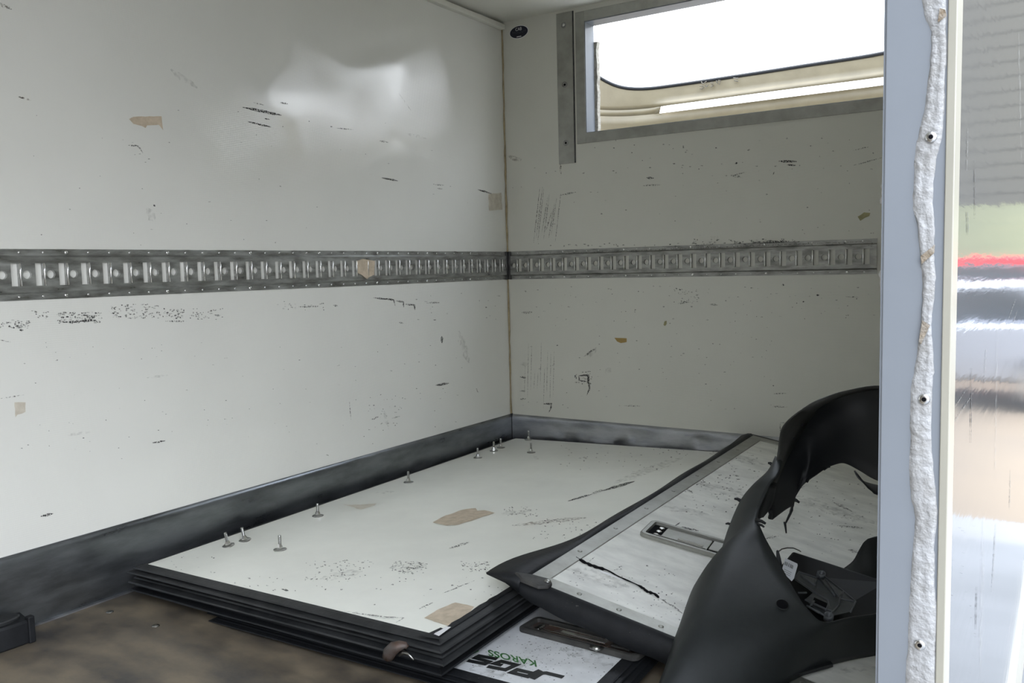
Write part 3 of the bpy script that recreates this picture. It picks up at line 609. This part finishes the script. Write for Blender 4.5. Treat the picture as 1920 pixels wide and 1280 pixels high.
# ------------------------------------------------------------------ recessed paddle latch (two of them)
def latch(parent, c, ax, ay, n, L, Wd, fm, tm, pm, ang=0.0):
    def rr_(hx, hy, r, z, k=5):
        pts = []
        for sx_, sy_, a0 in ((1, 1, 0), (-1, 1, 90), (-1, -1, 180), (1, -1, 270)):
            for q in range(k + 1): a = math.radians(a0 + 90 * q / k); pts.append(c + ax * (sx_ * (hx - r) + r * math.cos(a)) + ay * (sy_ * (hy - r) + r * math.sin(a)) + n * z)
        return pts
    root = MB().grid([rr_(L / 2, Wd / 2, .016, .0003), rr_(L / 2, Wd / 2, .016, .008), rr_(L / 2 - .004, Wd / 2 - .004, .014, .0105), rr_(L / 2 - .013, Wd / 2 - .013, .008, .0105), rr_(L / 2 - .014, Wd / 2 - .014, .006, .001)], True).build('latch_frame', fm, parent, smooth=False)
    t0 = MB().quad(*rr_(L / 2 - .0135, Wd / 2 - .0135, .006, .0016)); t0.build('latch_tray', tm, root)
    hx, hy = L / 2 - .022, Wd / 2 - .021
    MB().obox(c, ax, ay, n, -hx + .030, hx - .062, -hy + .004, hy - .004, .0016, .0056).build('paddle', pm, root, bevel=.0014)
    MB().obox(c, ax, ay, n, -hx + .075, hx - .075, -hy + .014, -hy + .026, .0058, .0070).build('paddle_rib', 'bright_steel', root, bevel=.0006)
    MB().obox(c, ax, ay, n, -hx + .032, hx - .064, hy - .007, hy - .0045, .0056, .0074).obox(c, ax, ay, n, -hx + .010, hx - .064, -hy + .0045, -hy + .007, .0056, .0074).build('paddle_edge', 'bright_steel', root)
    MB().obox(c, ax, ay, n, hx - .058, hx - .012, -hy + .010, hy - .006, .004, .009).build('catch', fm, root, bevel=.0014)
    for y_ in (-hy + .012, 0, hy - .012): MB().lathe(c + ax * (-hx + .016) + ay * y_ + n * .002, ax, ay, n, [(.0075, 0), (.0075, .003), (.005, .0045)], 14).build('pivot_knuckle', 'bright_steel', root, smooth=True)
    return root

# ------------------------------------------------------------------ leaning door leaf
DP0 = Vector((1.160, -1.715, .16)); DAX = Vector((1, 0, -.17)).normalized(); DAY = Vector((0, 1, .024)); DAY = (DAY - DAX * DAY.dot(DAX)).normalized(); DNN = DAX.cross(DAY).normalized()
DW, DL, TH = .865, 1.668, .026
dr = thing('door_leaf', 'scuffed white door leaf with aluminium border and steel paddle latch leaning on the stack', 'door leaf')
MB().obox(DP0, DAX, DAY, DNN, .004, DW - .004, .004, DL - .004, -TH, 0).build('sheet', 'door_white', dr)
bw = .043
MB().obox(DP0, DAX, DAY, DNN, 0, bw, 0, DL, -.002, .0035).build('border_strip', 'aluminium_dull', dr, bevel=.001)
MB().obox(DP0, DAX, DAY, DNN, bw, DW, 0, bw, -.002, .0033).build('border_strip', 'aluminium_dull', dr, bevel=.001)
MB().obox(DP0, DAX, DAY, DNN, bw, DW, DL - bw, DL, -.002, .0033).build('border_strip', 'aluminium_dull', dr, bevel=.001)
MB().obox(DP0, DAX, DAY, DNN, DW - bw, DW, bw, DL - bw, -.002, .0033).build('border_strip', 'aluminium_dull', dr, bevel=.001)
sv = None
for k in range(9):
    for (a, b_) in ((bw / 2, .02 + k * .2), (.03 + k * .1, bw / 2)):
        if sv is None: sv = MB().lathe(Vector(), DAX, DAY, DNN, [(.006, 0), (.006, .0008), (.003, .0018)], 12).build('screw', 'aluminium_dull', dr, smooth=True); q = sv
        else: q = sv.copy(); col.objects.link(q); q.parent = dr
        q.location = DP0 + DAX * a + DAY * b_ + DNN * .0034
D = lambda x, y, z: DP0 + DAX * x + DAY * y + DNN * z
# left rubber flap: flares and folds near the corner, bunched against the bulkhead at the far end
rows = []
for k in range(61):
    s_ = k / 60; y = -.03 + (DL + .02) * s_; flare = .062 * math.exp(-(s_ / .16) ** 2) + .030 + .006 * math.sin(s_ * 23) * (1 - s_)
    if s_ > .9: flare += .012 * (s_ - .9) / .1
    up = .006 + .012 * max(0, (s_ - .55)) + .004 * math.sin(s_ * 31)
    rows.append([D(.002, y, .0038), D(-.004, y, .006 + up * .5), D(-flare * .45, y, up * .8), D(-flare, y, up * .2 - .008), D(-flare * .96, y, up * .2 - .011), D(-flare * .4, y, -.012), D(.002, y, -.022)])
mb = MB().grid(rows); mb.quad(*rows[0]); mb.quad(*rows[-1]); mb.build('rubber_seal', 'rubber', dr, smooth=True)
rows = []
for k in range(41):      # front flap hanging down
    s_ = k / 40; x = -.055 + (DW + .05) * s_; dr_ = .034 + .014 * math.sin(min(1, s_ * 2.2) * 1.57) + .002 * math.sin(s_ * 40)
    if s_ < .1: dr_ *= .2 + .8 * s_ / .1
    rows.append([D(x, .003, .0036), D(x, -.010, .003), D(x, -.022, -dr_ * .4), D(x, -.026, -dr_), D(x, -.022, -dr_ - .002), D(x, -.010, -dr_ * .5), D(x, .003, -.022)])
mb = MB().grid(rows); mb.quad(*rows[0]); mb.quad(*rows[-1]); mb.build('rubber_seal', 'rubber', dr, smooth=True)
rows = []
for k in range(21):
    x = -.01 + (DW + .02) * k / 20; rows.append([D(x, DL - .002, .0036), D(x, DL + .010, .004), D(x, DL + .016, -.006), D(x, DL + .010, -.02), D(x, DL - .002, -.022)])
MB().grid(rows).build('rubber_seal', 'rubber', dr, smooth=True)
# black corner bracket
mb = MB(); pl = [(-.028, -.010), (.004, -.030), (.052, -.030), (.068, -.012), (.066, .010), (.050, .022), (.010, .012)]
mb.hexa([D(a, b_, .0036) for a, b_ in pl], [D(a * .96 + .001, b_ * .9, .013) for a, b_ in pl]); mb.build('corner_bracket', 'rubber_dust', dr, bevel=.003)
MB().lathe(D(.055, .004, .0128), DAX, DAY, DNN, [(.008, 0), (.007, .003), (.003, .004)], 14).build('bracket_screw', 'zinc', dr, smooth=True)
# paddle latch
ca = DRp(1195, 1005); ax_, ay_, n_ = frame(DNN, DRp(1330, 1050) - DRp(1203, 1012))
cc = (DRp(1195, 1005) + DRp(1225, 978)) / 2; LL = .262
latch(dr, cc + ax_ * (LL / 2) + DNN * .0002, ax_, ay_, n_, LL, .118, 'aluminium_dull', 'black_hole', 'aluminium_dull')  # near-black tray paints the shade of a deeper recess
# crack across the sheet: lifted dark ridge with a bright torn skin below
cr = [(1080, 1044), (1100, 1055), (1118, 1062), (1138, 1068), (1160, 1080), (1185, 1091), (1203, 1100), (1214, 1108), (1226, 1112), (1236, 1119)]
rows = []
for i, (a, b_) in enumerate(crom([[Vector((u, v, 0))] for u, v in cr], 5)[k][0].xy for k in range(5 * (len(cr) - 1) + 1)):
    wd = (3.2 if i < 14 or i > 28 else 1.5) * random.uniform(.6, 1.3); rows.append([DRp(a, b_ - wd * .7, .0006), DRp(a, b_ - wd * .3, .004), DRp(a, b_ + wd * .5, .003), DRp(a, b_ + wd, .0006)])
MB().grid(rows).build('crack', 'black_hole', dr)
MB().quad(DRp(1118, 1066, .0008), DRp(1140, 1073, .0028), DRp(1175, 1090, .0018), DRp(1146, 1080, .0008), DRp(1128, 1073, .0008)).build('torn_skin', 'white_print', dr)
marks(dr, DRp, dark=[([(1262, 988), (1270, 983), (1275, 979)], 3), ([(1278, 987), (1310, 995)], 3)],
  mid=[([(1238, 1122), (1262, 1136), (1280, 1150)], 3), ([(1105, 1052), (1115, 1044)], 2), ([(1285, 915), (1300, 925)], 3), ([(1560, 940), (1600, 960)], 3), ([(1570, 985), (1620, 990)], 3), ([(1590, 1030), (1610, 1036)], 5), ([(1430, 1010), (1460, 1005)], 3)],
  faint=[([(1330, 850), (1440, 870)], 10), ([(1290, 900), (1400, 930)], 14), ([(1240, 950), (1330, 965)], 10), ([(1060, 1065), (1180, 1100)], 20), ([(1480, 930), (1640, 980)], 18), ([(1560, 1260), (1650, 1250)], 10)],
  spk=[(1280, 890, 1400, 960, 60, 2.2), (1060, 1060, 1270, 1150, 60, 2), (1330, 840, 1460, 900, 40, 1.8), (1480, 900, 1640, 1040, 50, 2), (1180, 1120, 1290, 1190, 26, 1.8), (1350, 1000, 1460, 1060, 14, 1.6)])
marks(rb_, lambda u, v, o: BWp(u, v, .010 + o), dark=[([(1410, 455), (1480, 452)], 4)], mid=[([(1000, 477), (1640, 452)], 2)], faint=[], spk=[(1000, 455, 1640, 462, 40, 2.4), (1300, 448, 1500, 458, 40, 3)])

# grimy recessed handle on the lettered floor panel
pa, pb = JPp(985, 1170, .001), JPp(1197, 1224, .001); ax_, ay_, n_ = frame(Vector((-.0205, 0, 1)), pb - pa)
latch(p4, (pa + pb) / 2 + Vector((.012, -.002, 0)), ax_, ay_, n_, (pb - pa).length + .012, .082, 'rubber_dust', 'rust', 'rust')
MB().tube([JPp(1108, 1213, .012), JPp(1118, 1216, .017), JPp(1130, 1214, .012)], [.004, .006, .004], 8).build('handle_spring', 'zinc', p4, smooth=True)

# ------------------------------------------------------------------ car bumper lying on the door leaf
bp_ = thing('car_bumper', 'black plastic car bumper lying on its side on the door leaf', 'bumper')
def lofted(ctrl, nrow, ncol, bulge, fn=lambda s_: math.sin(math.pi * s_)):
    rows = []
    for (u0, v0, l0, u1, v1, l1) in ctrl:
        a, b_ = DRp(u0, v0, l0), DRp(u1, v1, l1); rows.append([a, b_])
    rows = crom(rows, nrow); out = []
    for i, (a, b_) in enumerate(rows):
        bb = bulge(i / (len(rows) - 1)); out.append([a.lerp(b_, k / ncol) + bb * fn(k / ncol) for k in range(ncol + 1)])
    return out
A = [(1840, 1180, .005, 1840, 1100, .11), (1740, 1204, .005, 1740, 1124, .11), (1660, 1224, .005, 1660, 1147, .11), (1590, 1237, .005, 1595, 1157, .115), (1530, 1254, .005, 1545, 1166, .12), (1470, 1282, .006, 1512, 1140, .135), (1380, 1325, -.012, 1488, 1104, .15), (1236, 1330, -.02, 1462, 1058, .165), (1252, 1240, .02, 1446, 1030, .175), (1276, 1170, .045, 1434, 1008, .185),
     (1297, 1110, .062, 1427, 992, .195), (1312, 1085, .072, 1423, 982, .2), (1337, 1062, .085, 1420, 972, .205), (1352, 1035, .10, 1421, 962, .212), (1364, 998, .122, 1425, 950, .222), (1378, 962, .152, 1431, 935, .238), (1392, 934, .185, 1438, 920, .255), (1410, 912, .225, 1446, 905, .27), (1440, 884, .262, 1459, 890, .285), (1455, 856, .292, 1467, 866, .298)]
sk = lofted(A, 5, 12, lambda s_: Vector((-.010, -.030, .024)) * (.35 + .65 * math.exp(-((s_ - .4) / .2) ** 2)))
MB().grid(sk).build('corner_skin', 'bumper_plastic', bp_, smooth=True, solid=.0035)
B = [(1447, 974, .15, 1472, 983, .115), (1440, 955, .18, 1480, 962, .145), (1439, 930, .212, 1487, 940, .17), (1445, 905, .24, 1494, 925, .192), (1452, 880, .268, 1502, 913, .212), (1459, 846, .305, 1514, 901, .232), (1463, 815, .345, 1530, 890, .258), (1472, 797, .375, 1544, 880, .28), (1492, 779, .405, 1560, 872, .302), (1520, 761, .438, 1582, 868, .322), (1560, 744, .468, 1610, 881, .325), (1608, 732, .49, 1640, 898, .32), (1662, 727, .502, 1685, 912, .315), (1760, 735, .50, 1760, 930, .30), (1840, 760, .48, 1840, 950, .28)]
ar = lofted(B, 5, 10, lambda s_: Vector((.02, .055, .03)))
MB().grid(ar).build('arch_skin', 'bumper_shaded', bp_, smooth=True, solid=.0035)
# folded lip of the arch's outer edge, its caught light painted paler
Lp = [(1448, 905, .25, 1456, 905, .25), (1457, 860, .302, 1474, 862, .298), (1461, 830, .342, 1487, 838, .325), (1465, 806, .378, 1502, 812, .362), (1477, 789, .405, 1514, 793, .388), (1499, 771, .432, 1526, 777, .42), (1520, 758, .452, 1533, 766, .445), (1545, 747, .472, 1554, 754, .466), (1590, 734, .495, 1594, 739, .49), (1662, 725, .515, 1664, 729, .51), (1800, 738, .50, 1800, 743, .495)]
lp = lofted(Lp, 5, 4, lambda s_: Vector((-.004, -.014, .006)))
MB().grid(lp).build('arch_lip', 'bumper_lip_lit', bp_, smooth=True, solid=.003)
mb = MB()
for u, v, l in ((1505, 796, .398), (1490, 822, .362)): mb.lathe(DRp(u, v, l + .012), X, Z, -Y, [(.0035, 0), (.003, .001)], 10)
mb.build('lip_hole', 'black_hole', bp_)  # black dots paint the dark of the holes
# clip tabs along torn edges, rooted on the edges of the skins
for (grid_, k, fr_, du, dv, dw, r_) in ((sk, 0, .84, -.016, 0, .004, .004), (sk, 0, .76, -.010, -.006, .002, .003), (sk, 0, .97, -.010, 0, .004, .004), (sk, -1, .62, .018, 0, -.004, .004), (sk, -1, .57, .012, -.004, -.002, .003), 
                               (ar, -1, .0, .003, .0, -.022, .0025), (ar, -1, .16, .014, 0, -.006, .004), (ar, -1, .36, .008, 0, .010, .003), (ar, -1, .52, .012, 0, .006, .003), (ar, 0, .1, -.010, 0, .004, .004), (ar, 0, .03, .004, -.006, .016, .004)):
    p = grid_[int(fr_ * (len(grid_) - 1))][k]; e = Vector((du, dv, dw))
    MB().tube([p - e * .3, p + e * .5 + Z * .002, p + e], [r_ * 1.4, r_, r_ * .7], 6).build('clip_tab', 'bumper_shaded', bp_, smooth=True)
# dark tongue hanging between the two skins
tg = [(1437, 912, .255, 1455, 912, .24), (1428, 938, .22, 1450, 940, .205), (1422, 960, .19, 1440, 958, .18), (1421, 974, .175, 1430, 970, .17)]
MB().grid(lofted(tg, 4, 4, lambda s_: Vector((0, .012, 0)))).build('inner_tongue', 'bumper_shaded', bp_, smooth=True, solid=.003)
# parking sensor hole, its inner shade painted as a black disc
n_ = (CP - DRp(1466, 1136, .14)); n_.normalize(); n2 = Vector((-.25, -.72, .65)).normalized(); a_, b2_, n2 = frame(n2, X)
def skin_hit(u, v):
    best = None
    d = ray(u, v)
    for i in range(len(sk) - 1):
        for j in range(len(sk[0]) - 1):
            c_ = (sk[i][j] + sk[i + 1][j] + sk[i][j + 1] + sk[i + 1][j + 1]) / 4; t_ = (c_ - CP).dot(d) / d.dot(d); e = (CP + d * t_ - c_).length
            if best is None or e < best[0]: best = (e, t_, (sk[i + 1][j] - sk[i][j]).cross(sk[i][j + 1] - sk[i][j]).normalized())
    n_ = best[2]
    if n_.dot(d) > 0: n_ = -n_
    return CP + d * best[1], n_
hp, hn = skin_hit(1466, 1136); a_, b2_, hn = frame(hn, X)
so = MB().lathe(hp + hn * .0035, a_, b2_, hn, [(.0125, 0), (.0130, .002), (.0115, .0026), (.0112, .0016)], 24).build('sensor_socket', 'bumper_plastic', bp_, smooth=True)
MB().lathe(hp + hn * .0056, a_, b2_, hn, [(.0113, 0), (.0112, .0008)], 24).build('sensor_hole', 'black_hole', so)
# lower edge tab with a bright strip laid on as the glint of its slot
tb = [(1555, 1243, .004), (1562, 1250, .004), (1540, 1256, .004), (1500, 1268, .004), (1440, 1290, .004), (1436, 1283, .004)]
MB().hexa([DRp(u, v, l + .003) for u, v, l in tb], [DRp(u, v - 6, l + .012) for u, v, l in tb]).build('edge_tab', 'bumper_shaded', bp_)
MB().hexa([DRp(u, v, .0125) for u, v in ((1490, 1264), (1528, 1252), (1528, 1249), (1490, 1261))], [DRp(u, v, .0145) for u, v in ((1490, 1264), (1528, 1252), (1528, 1249), (1490, 1261))]).build('slot_glint', 'aluminium', bp_)
# inner pieces: dark shelf, rear fold
sh = [(1487, 1034, .10), (1660, 1090, .085), (1760, 1120, .08), (1760, 1165, .04), (1560, 1185, .05), (1520, 1175, .05), (1478, 1125, .06), (1452, 1075, .07)]
MB().hexa([DRp(u, v, l - .03) for u, v, l in sh], [DRp(u, v, l) for u, v, l in sh]).build('inner_shelf', 'bumper_shaded', bp_, bevel=.004)
fo = [(1580, 1068, .06, 1640, 1100, .06), (1600, 1052, .09, 1660, 1085, .07), (1612, 1030, .12, 1670, 1060, .09), (1622, 1014, .14, 1680, 1030, .11), (1640, 1008, .15, 1690, 1012, .13), (1700, 1015, .15, 1720, 1010, .13)]
MB().grid(lofted(fo, 4, 6, lambda s_: Vector((0, -.02, .012)))).build('inner_fold', 'bumper_plastic', bp_, smooth=True, solid=.004)
fo = [(1602, 882, .24, 1620, 905, .22), (1612, 898, .22, 1640, 925, .2), (1636, 908, .2, 1665, 930, .19), (1700, 920, .19, 1700, 945, .18)]
MB().grid(lofted(fo, 4, 5, lambda s_: Vector((0, -.012, .006)))).build('inner_fold', 'bumper_shaded', bp_, smooth=True, solid=.004)
# lamp mounting bracket: ribs, two bolt eyes
BKL = .105
bk = lambda a, b_, l=BKL: DRp(1400 + a / 7.11, 1000 + b_ / 7.11, l)
ob_ = [(640, 600), (700, 510), (930, 590), (990, 545), (1290, 770), (1450, 900), (1390, 1040), (1240, 1075), (1090, 1110), (900, 990), (780, 880), (880, 790)]
root = MB().hexa([bk(a, b_, BKL - .012) for a, b_ in ob_], [bk(a, b_, BKL - .006) for a, b_ in ob_]).build('lamp_bracket', 'bracket_plastic', bp_, bevel=.001)
ribs = [[(640, 600), (700, 512), (930, 590), (990, 550)], [(1020, 560), (1285, 765), (1450, 905), (1385, 1045)], [(650, 610), (930, 800), (1080, 890), (1095, 960), (1050, 1030)], [(780, 880), (1060, 1010), (1150, 1040)], [(860, 990), (1080, 1115)], [(1240, 860), (1230, 950), (1150, 1040), (1090, 1080)],
        [(1060, 620), (1240, 860)], [(1290, 770), (1245, 860)], [(1250, 870), (1440, 905)], [(720, 560), (910, 690)], [(930, 600), (910, 690)], [(1000, 620), (1180, 830)], [(900, 900), (850, 960)], [(800, 960), (970, 1060)], [(690, 790), (800, 790)]]
for r_ in ribs: MB().tube([bk(a, b_, BKL + .004) for a, b_ in r_], .0022, 6).build('rib', 'bracket_plastic', root, smooth=True)
for a, b_ in ((992, 546), (1093, 1112)):
    p = bk(a, b_, BKL + .006); d_ = (CP - p).normalized(); a1, a2, a3 = frame(DNN * .6 + d_ * .4, X)
    MB().lathe(p - a3 * .008, a1, a2, a3, [(.0095, 0), (.0095, .014), (.0055, .014), (.005, .006)], 18).build('bolt_eye', 'bracket_plastic', root, smooth=True)
MB().quad(bk(900, 850, BKL + .001), bk(1080, 930, BKL + .001), bk(1050, 1010, BKL + .001), bk(880, 910, BKL + .001)).build('bracket_opening', 'black_hole', root)  # black patch paints the shade of an opening; the plate is solid
# barcode label folded over the edge
l1 = [(448, 485), (470, 480), (515, 325), (675, 400), (680, 425), (630, 600), (600, 635)]
lab = MB().hexa([bk(a, b_, .150) for a, b_ in l1], [bk(a, b_, .1512) for a, b_ in l1]).build('barcode_label', 'label_paper', bp_)
mb = MB()
for k in range(16):
    if k in (6, 9): continue
    t_ = k / 16; a, b_ = 512 + 118 * t_, 368 + 62 * t_; wd = (3.0, 5.0, 2.2)[k % 3]
    mb.quad(bk(a, b_, .1517), bk(a + wd, b_ + wd * .5, .1517), bk(a + wd - 12, b_ + 48, .1517), bk(a - 12, b_ + 45, .1517))
mb.build('barcode', 'black_print', lab)
mb = MB()
for k in range(3): mb.quad(bk(500 - 8 * k, 470 + 22 * k, .1517), bk(600 - 8 * k, 520 + 22 * k, .1517), bk(598 - 8 * k, 525 + 22 * k, .1517), bk(498 - 8 * k, 475 + 22 * k, .1517))
mb.build('label_print', 'grey_print', lab)
MB().tube([bk(430, 235, .16), bk(470, 205, .165), bk(540, 190, .165), bk(620, 192, .16), bk(700, 225, .13), bk(720, 240, .11)], .0013, 6).build('cable', 'copper_wire', bp_, smooth=True)
MB().tube([bk(412, 235, .16), bk(425, 330, .155), bk(435, 400, .15), bk(432, 480, .14)], [.003, .005, .006, .006], 8).build('cable_plug', 'bumper_shaded', bp_, smooth=True)

# ------------------------------------------------------------------ floor bits
for u, v in ((206, 1147), (292, 1173)):
    p = FLp(u, v, 0); mb = MB().lathe(p, X, Y, Z, [(.0095, 0), (.009, .0012), (.004, .0018)], 14); mb.build('screw', 'zinc', floor, smooth=True)
rb = thing('rubber_block', 'black rubber buffer block on the floor at the left wall', 'rubber block')
c0 = FLp(57, 1205); c1 = FLp(0, 1222); ax_ = (c1 - c0).normalized(); ay_ = Vector((ax_.y, -ax_.x, 0))
if ay_.x > 0: ay_ = -ay_
mb = MB(); n = 12
def blk(h, g): return [c0 + ax_ * (.14 * k / n) + ay_ * (g - (.010 * math.sin(math.pi * k / n))) + Z * h for k in range(n + 1)] + [c0 + ax_ * (.14 * (n - k) / n) + ay_ * (.075 - g) + Z * h for k in range(n + 1)]
rws = [blk(0, .003), blk(.004, 0), blk(.052, 0), blk(.058, .004)]
mb.grid(rws, True); mb.quad(*rws[0]); mb.quad(*rws[-1]); mb.build('body', 'rubber', rb)
cen = c0 + ax_ * .068 + ay_ * .036 + Z * .058
MB().lathe(cen, ax_ * 1.9, ay_, Z, [(.030, 0), (.031, .006), (.029, .009), (.026, .0095)], 28).build('oval_cap', 'rubber_worn', rb, smooth=False)
MB().box(c0 + Vector((-.012, -.004, 0)), c0 + Vector((.006, .012, .066))).build('end_tab', 'rubber', rb, bevel=.003)

# ------------------------------------------------------------------ outside: what the polished side of the truck mirrors, and what shades it
GZ = -.95
mat('sand', (.105, .078, .05), .9, color2=(.09, .068, .046), nscale=.6, bump=.2, bscale=6)
mat('grass', (.058, .058, .02), .9, color2=(.04, .045, .014), nscale=.9, bump=.5, bscale=9)
mat('barn_board', (.085, .078, .060), .8, noise=.2, nscale=2)
mat('car_silver', (.30, .31, .34), .22, .7, coat=.6); mat('car_red', (.50, .02, .025), .7, spec=.1); mat('car_glass', (.02, .025, .03), .05); mat('tyre', (.015, .015, .015), .8); mat('cab_white', (.70, .70, .70), .3, coat=.3)
struct(MB().quad((-80, -80, GZ), (80, -80, GZ), (80, 80, GZ), (-80, 80, GZ)).build('ground', 'sand'))
rows = [[(x, 15 + 3.2 * k, GZ + (0, .7, 1.7, 2.7, 3.3, 3.5)[k] + .15 * math.sin(x * .7 + k)) for x in range(-4, 42, 2)] for k in range(6)]
mat('concrete', (.125, .127, .130), .8, noise=.2, nscale=2)
struct(MB().box((-12, -14, GZ), (14, 3.3, GZ + .02)).build('apron', 'concrete'))
g = MB().grid(rows).build('grass_bank', 'grass', smooth=True); g['kind'] = 'stuff'; tag(g, 'sunlit grassy bank outside, mirrored in the polished truck side', 'grass')
ba = thing('barn', 'tall grey-beige boarded building behind the grassy bank outside', 'building')
MB().box((2.2, 33, GZ), (26, 42, 12)).build('wall', 'barn_board', ba)
bd = None
for k in range(24):
    if bd is None: bd = MB().box((2.2, -.06, 0), (26, 0, .48)).build('board', 'barn_board', ba); q = bd
    else: q = bd.copy(); col.objects.link(q); q.parent = ba
    q.location = (0, 33, GZ + .5 + k * .52)
def car(label, m, loc, rz, scale=1.0):
    c = thing('parked_car', label, 'car'); c.location = loc; c.rotation_euler = (0, 0, rz); c.scale = (scale,) * 3
    def sweep(prof, wd, name, m_, ins=0.0):
        k = [(x, -wd, z) for x, z in prof]; h_ = [(x, wd, z) for x, z in prof]; return MB().hexa(k, h_).build(name, m_, c, bevel=.06)
    sweep([(-2.1, .32), (2.1, .32), (2.15, .6), (2.02, .82), (1.0, .96), (-1.6, 1.0), (-2.12, .92), (-2.18, .6)], .86, 'body', m)
    sweep([(.95, .95), (.25, 1.42), (-1.2, 1.46), (-1.85, .98)], .72, 'cabin', m)
    sweep([(.80, .99), (.22, 1.37), (-1.1, 1.40), (-1.62, 1.0)], .735, 'side_glass', 'car_glass')
    MB().hexa([(.98, -.62, .99), (.98, .62, .99), (.33, .6, 1.39), (.33, -.6, 1.39)], [(1.0, -.62, 1.0), (1.0, .62, 1.0), (.36, .6, 1.40), (.36, -.6, 1.40)]).build('windscreen', 'car_glass', c)
    for x in (-1.35, 1.35):
        for y in (-.80, .80):
            MB().lathe(Vector((x, y - .09, .32)), X, Z, Y, [(.31, 0), (.32, .03), (.32, .15), (.31, .18)], 24).build('wheel', 'tyre', c)
            MB().lathe(Vector((x, y + (-.1 if y < 0 else .095), .32)), X, Z, Y, [(.2, 0), (.19, .01)], 16).build('hubcap', 'bright_steel', c)
    for y in (-.6, .6):
        MB().box((2.06, y - .16, .62), (2.15, y + .16, .76)).build('headlamp', 'bright_steel', c, bevel=.02)
        MB().box((-2.17, y - .16, .7), (-2.1, y + .16, .85)).build('tail_lamp', 'car_red', c, bevel=.02)
    MB().box((2.08, -.45, .42), (2.17, .45, .56)).build('grille', 'tyre', c, bevel=.02)
    return c
car('silver parked car on the sand outside, mirrored in the polished truck side', 'car_silver', (3.6, 9.2, GZ), 0.05, 1.06)
car('red parked car behind the silver one, mirrored in the polished truck side', 'car_red', (2.7, 12.4, GZ), 3.2, 1.27)
# truck cab in front of the bulkhead, axle under the box
cb = thing('truck_cab', 'white truck cab in front of the load box, outside the view', 'truck cab')
prof = [(.10, -.55), (.10, 1.27), (1.25, 1.29), (1.55, 1.16), (2.25, .35), (2.75, .12), (2.85, -.25), (2.8, -.55)]
MB().hexa([(.08, y, z) for y, z in prof], [(2.0, y, z) for y, z in prof]).build('body', 'cab_white', cb, bevel=.05)
MB().hexa([(.25, 1.60, 1.12), (1.85, 1.60, 1.12), (1.9, 2.22, .40), (.2, 2.22, .40)], [(.25, 1.63, 1.14), (1.85, 1.63, 1.14), (1.9, 2.25, .42), (.2, 2.25, .42)]).build('windscreen', 'car_glass', cb)
for x in (.075, 1.99): MB().hexa([(x, .5, .42), (x, 1.9, .42), (x, 1.45, 1.1), (x, .55, 1.1)], [(x + .015, .5, .42), (x + .015, 1.9, .42), (x + .015, 1.45, 1.1), (x + .015, .55, 1.1)]).build('side_window', 'car_glass', cb)
for x in (.1, 1.75):
    for y in (1.9, -3.9): MB().lathe(Vector((x, y, GZ + .36)), Y, Z, X, [(.34, 0), (.36, .03), (.36, .2), (.34, .23)], 24).build('wheel', 'tyre', cb)
MB().box((.55, -4.9, -.5), (1.5, 2.6, -.24)).build('chassis', 'dark_steel', cb)
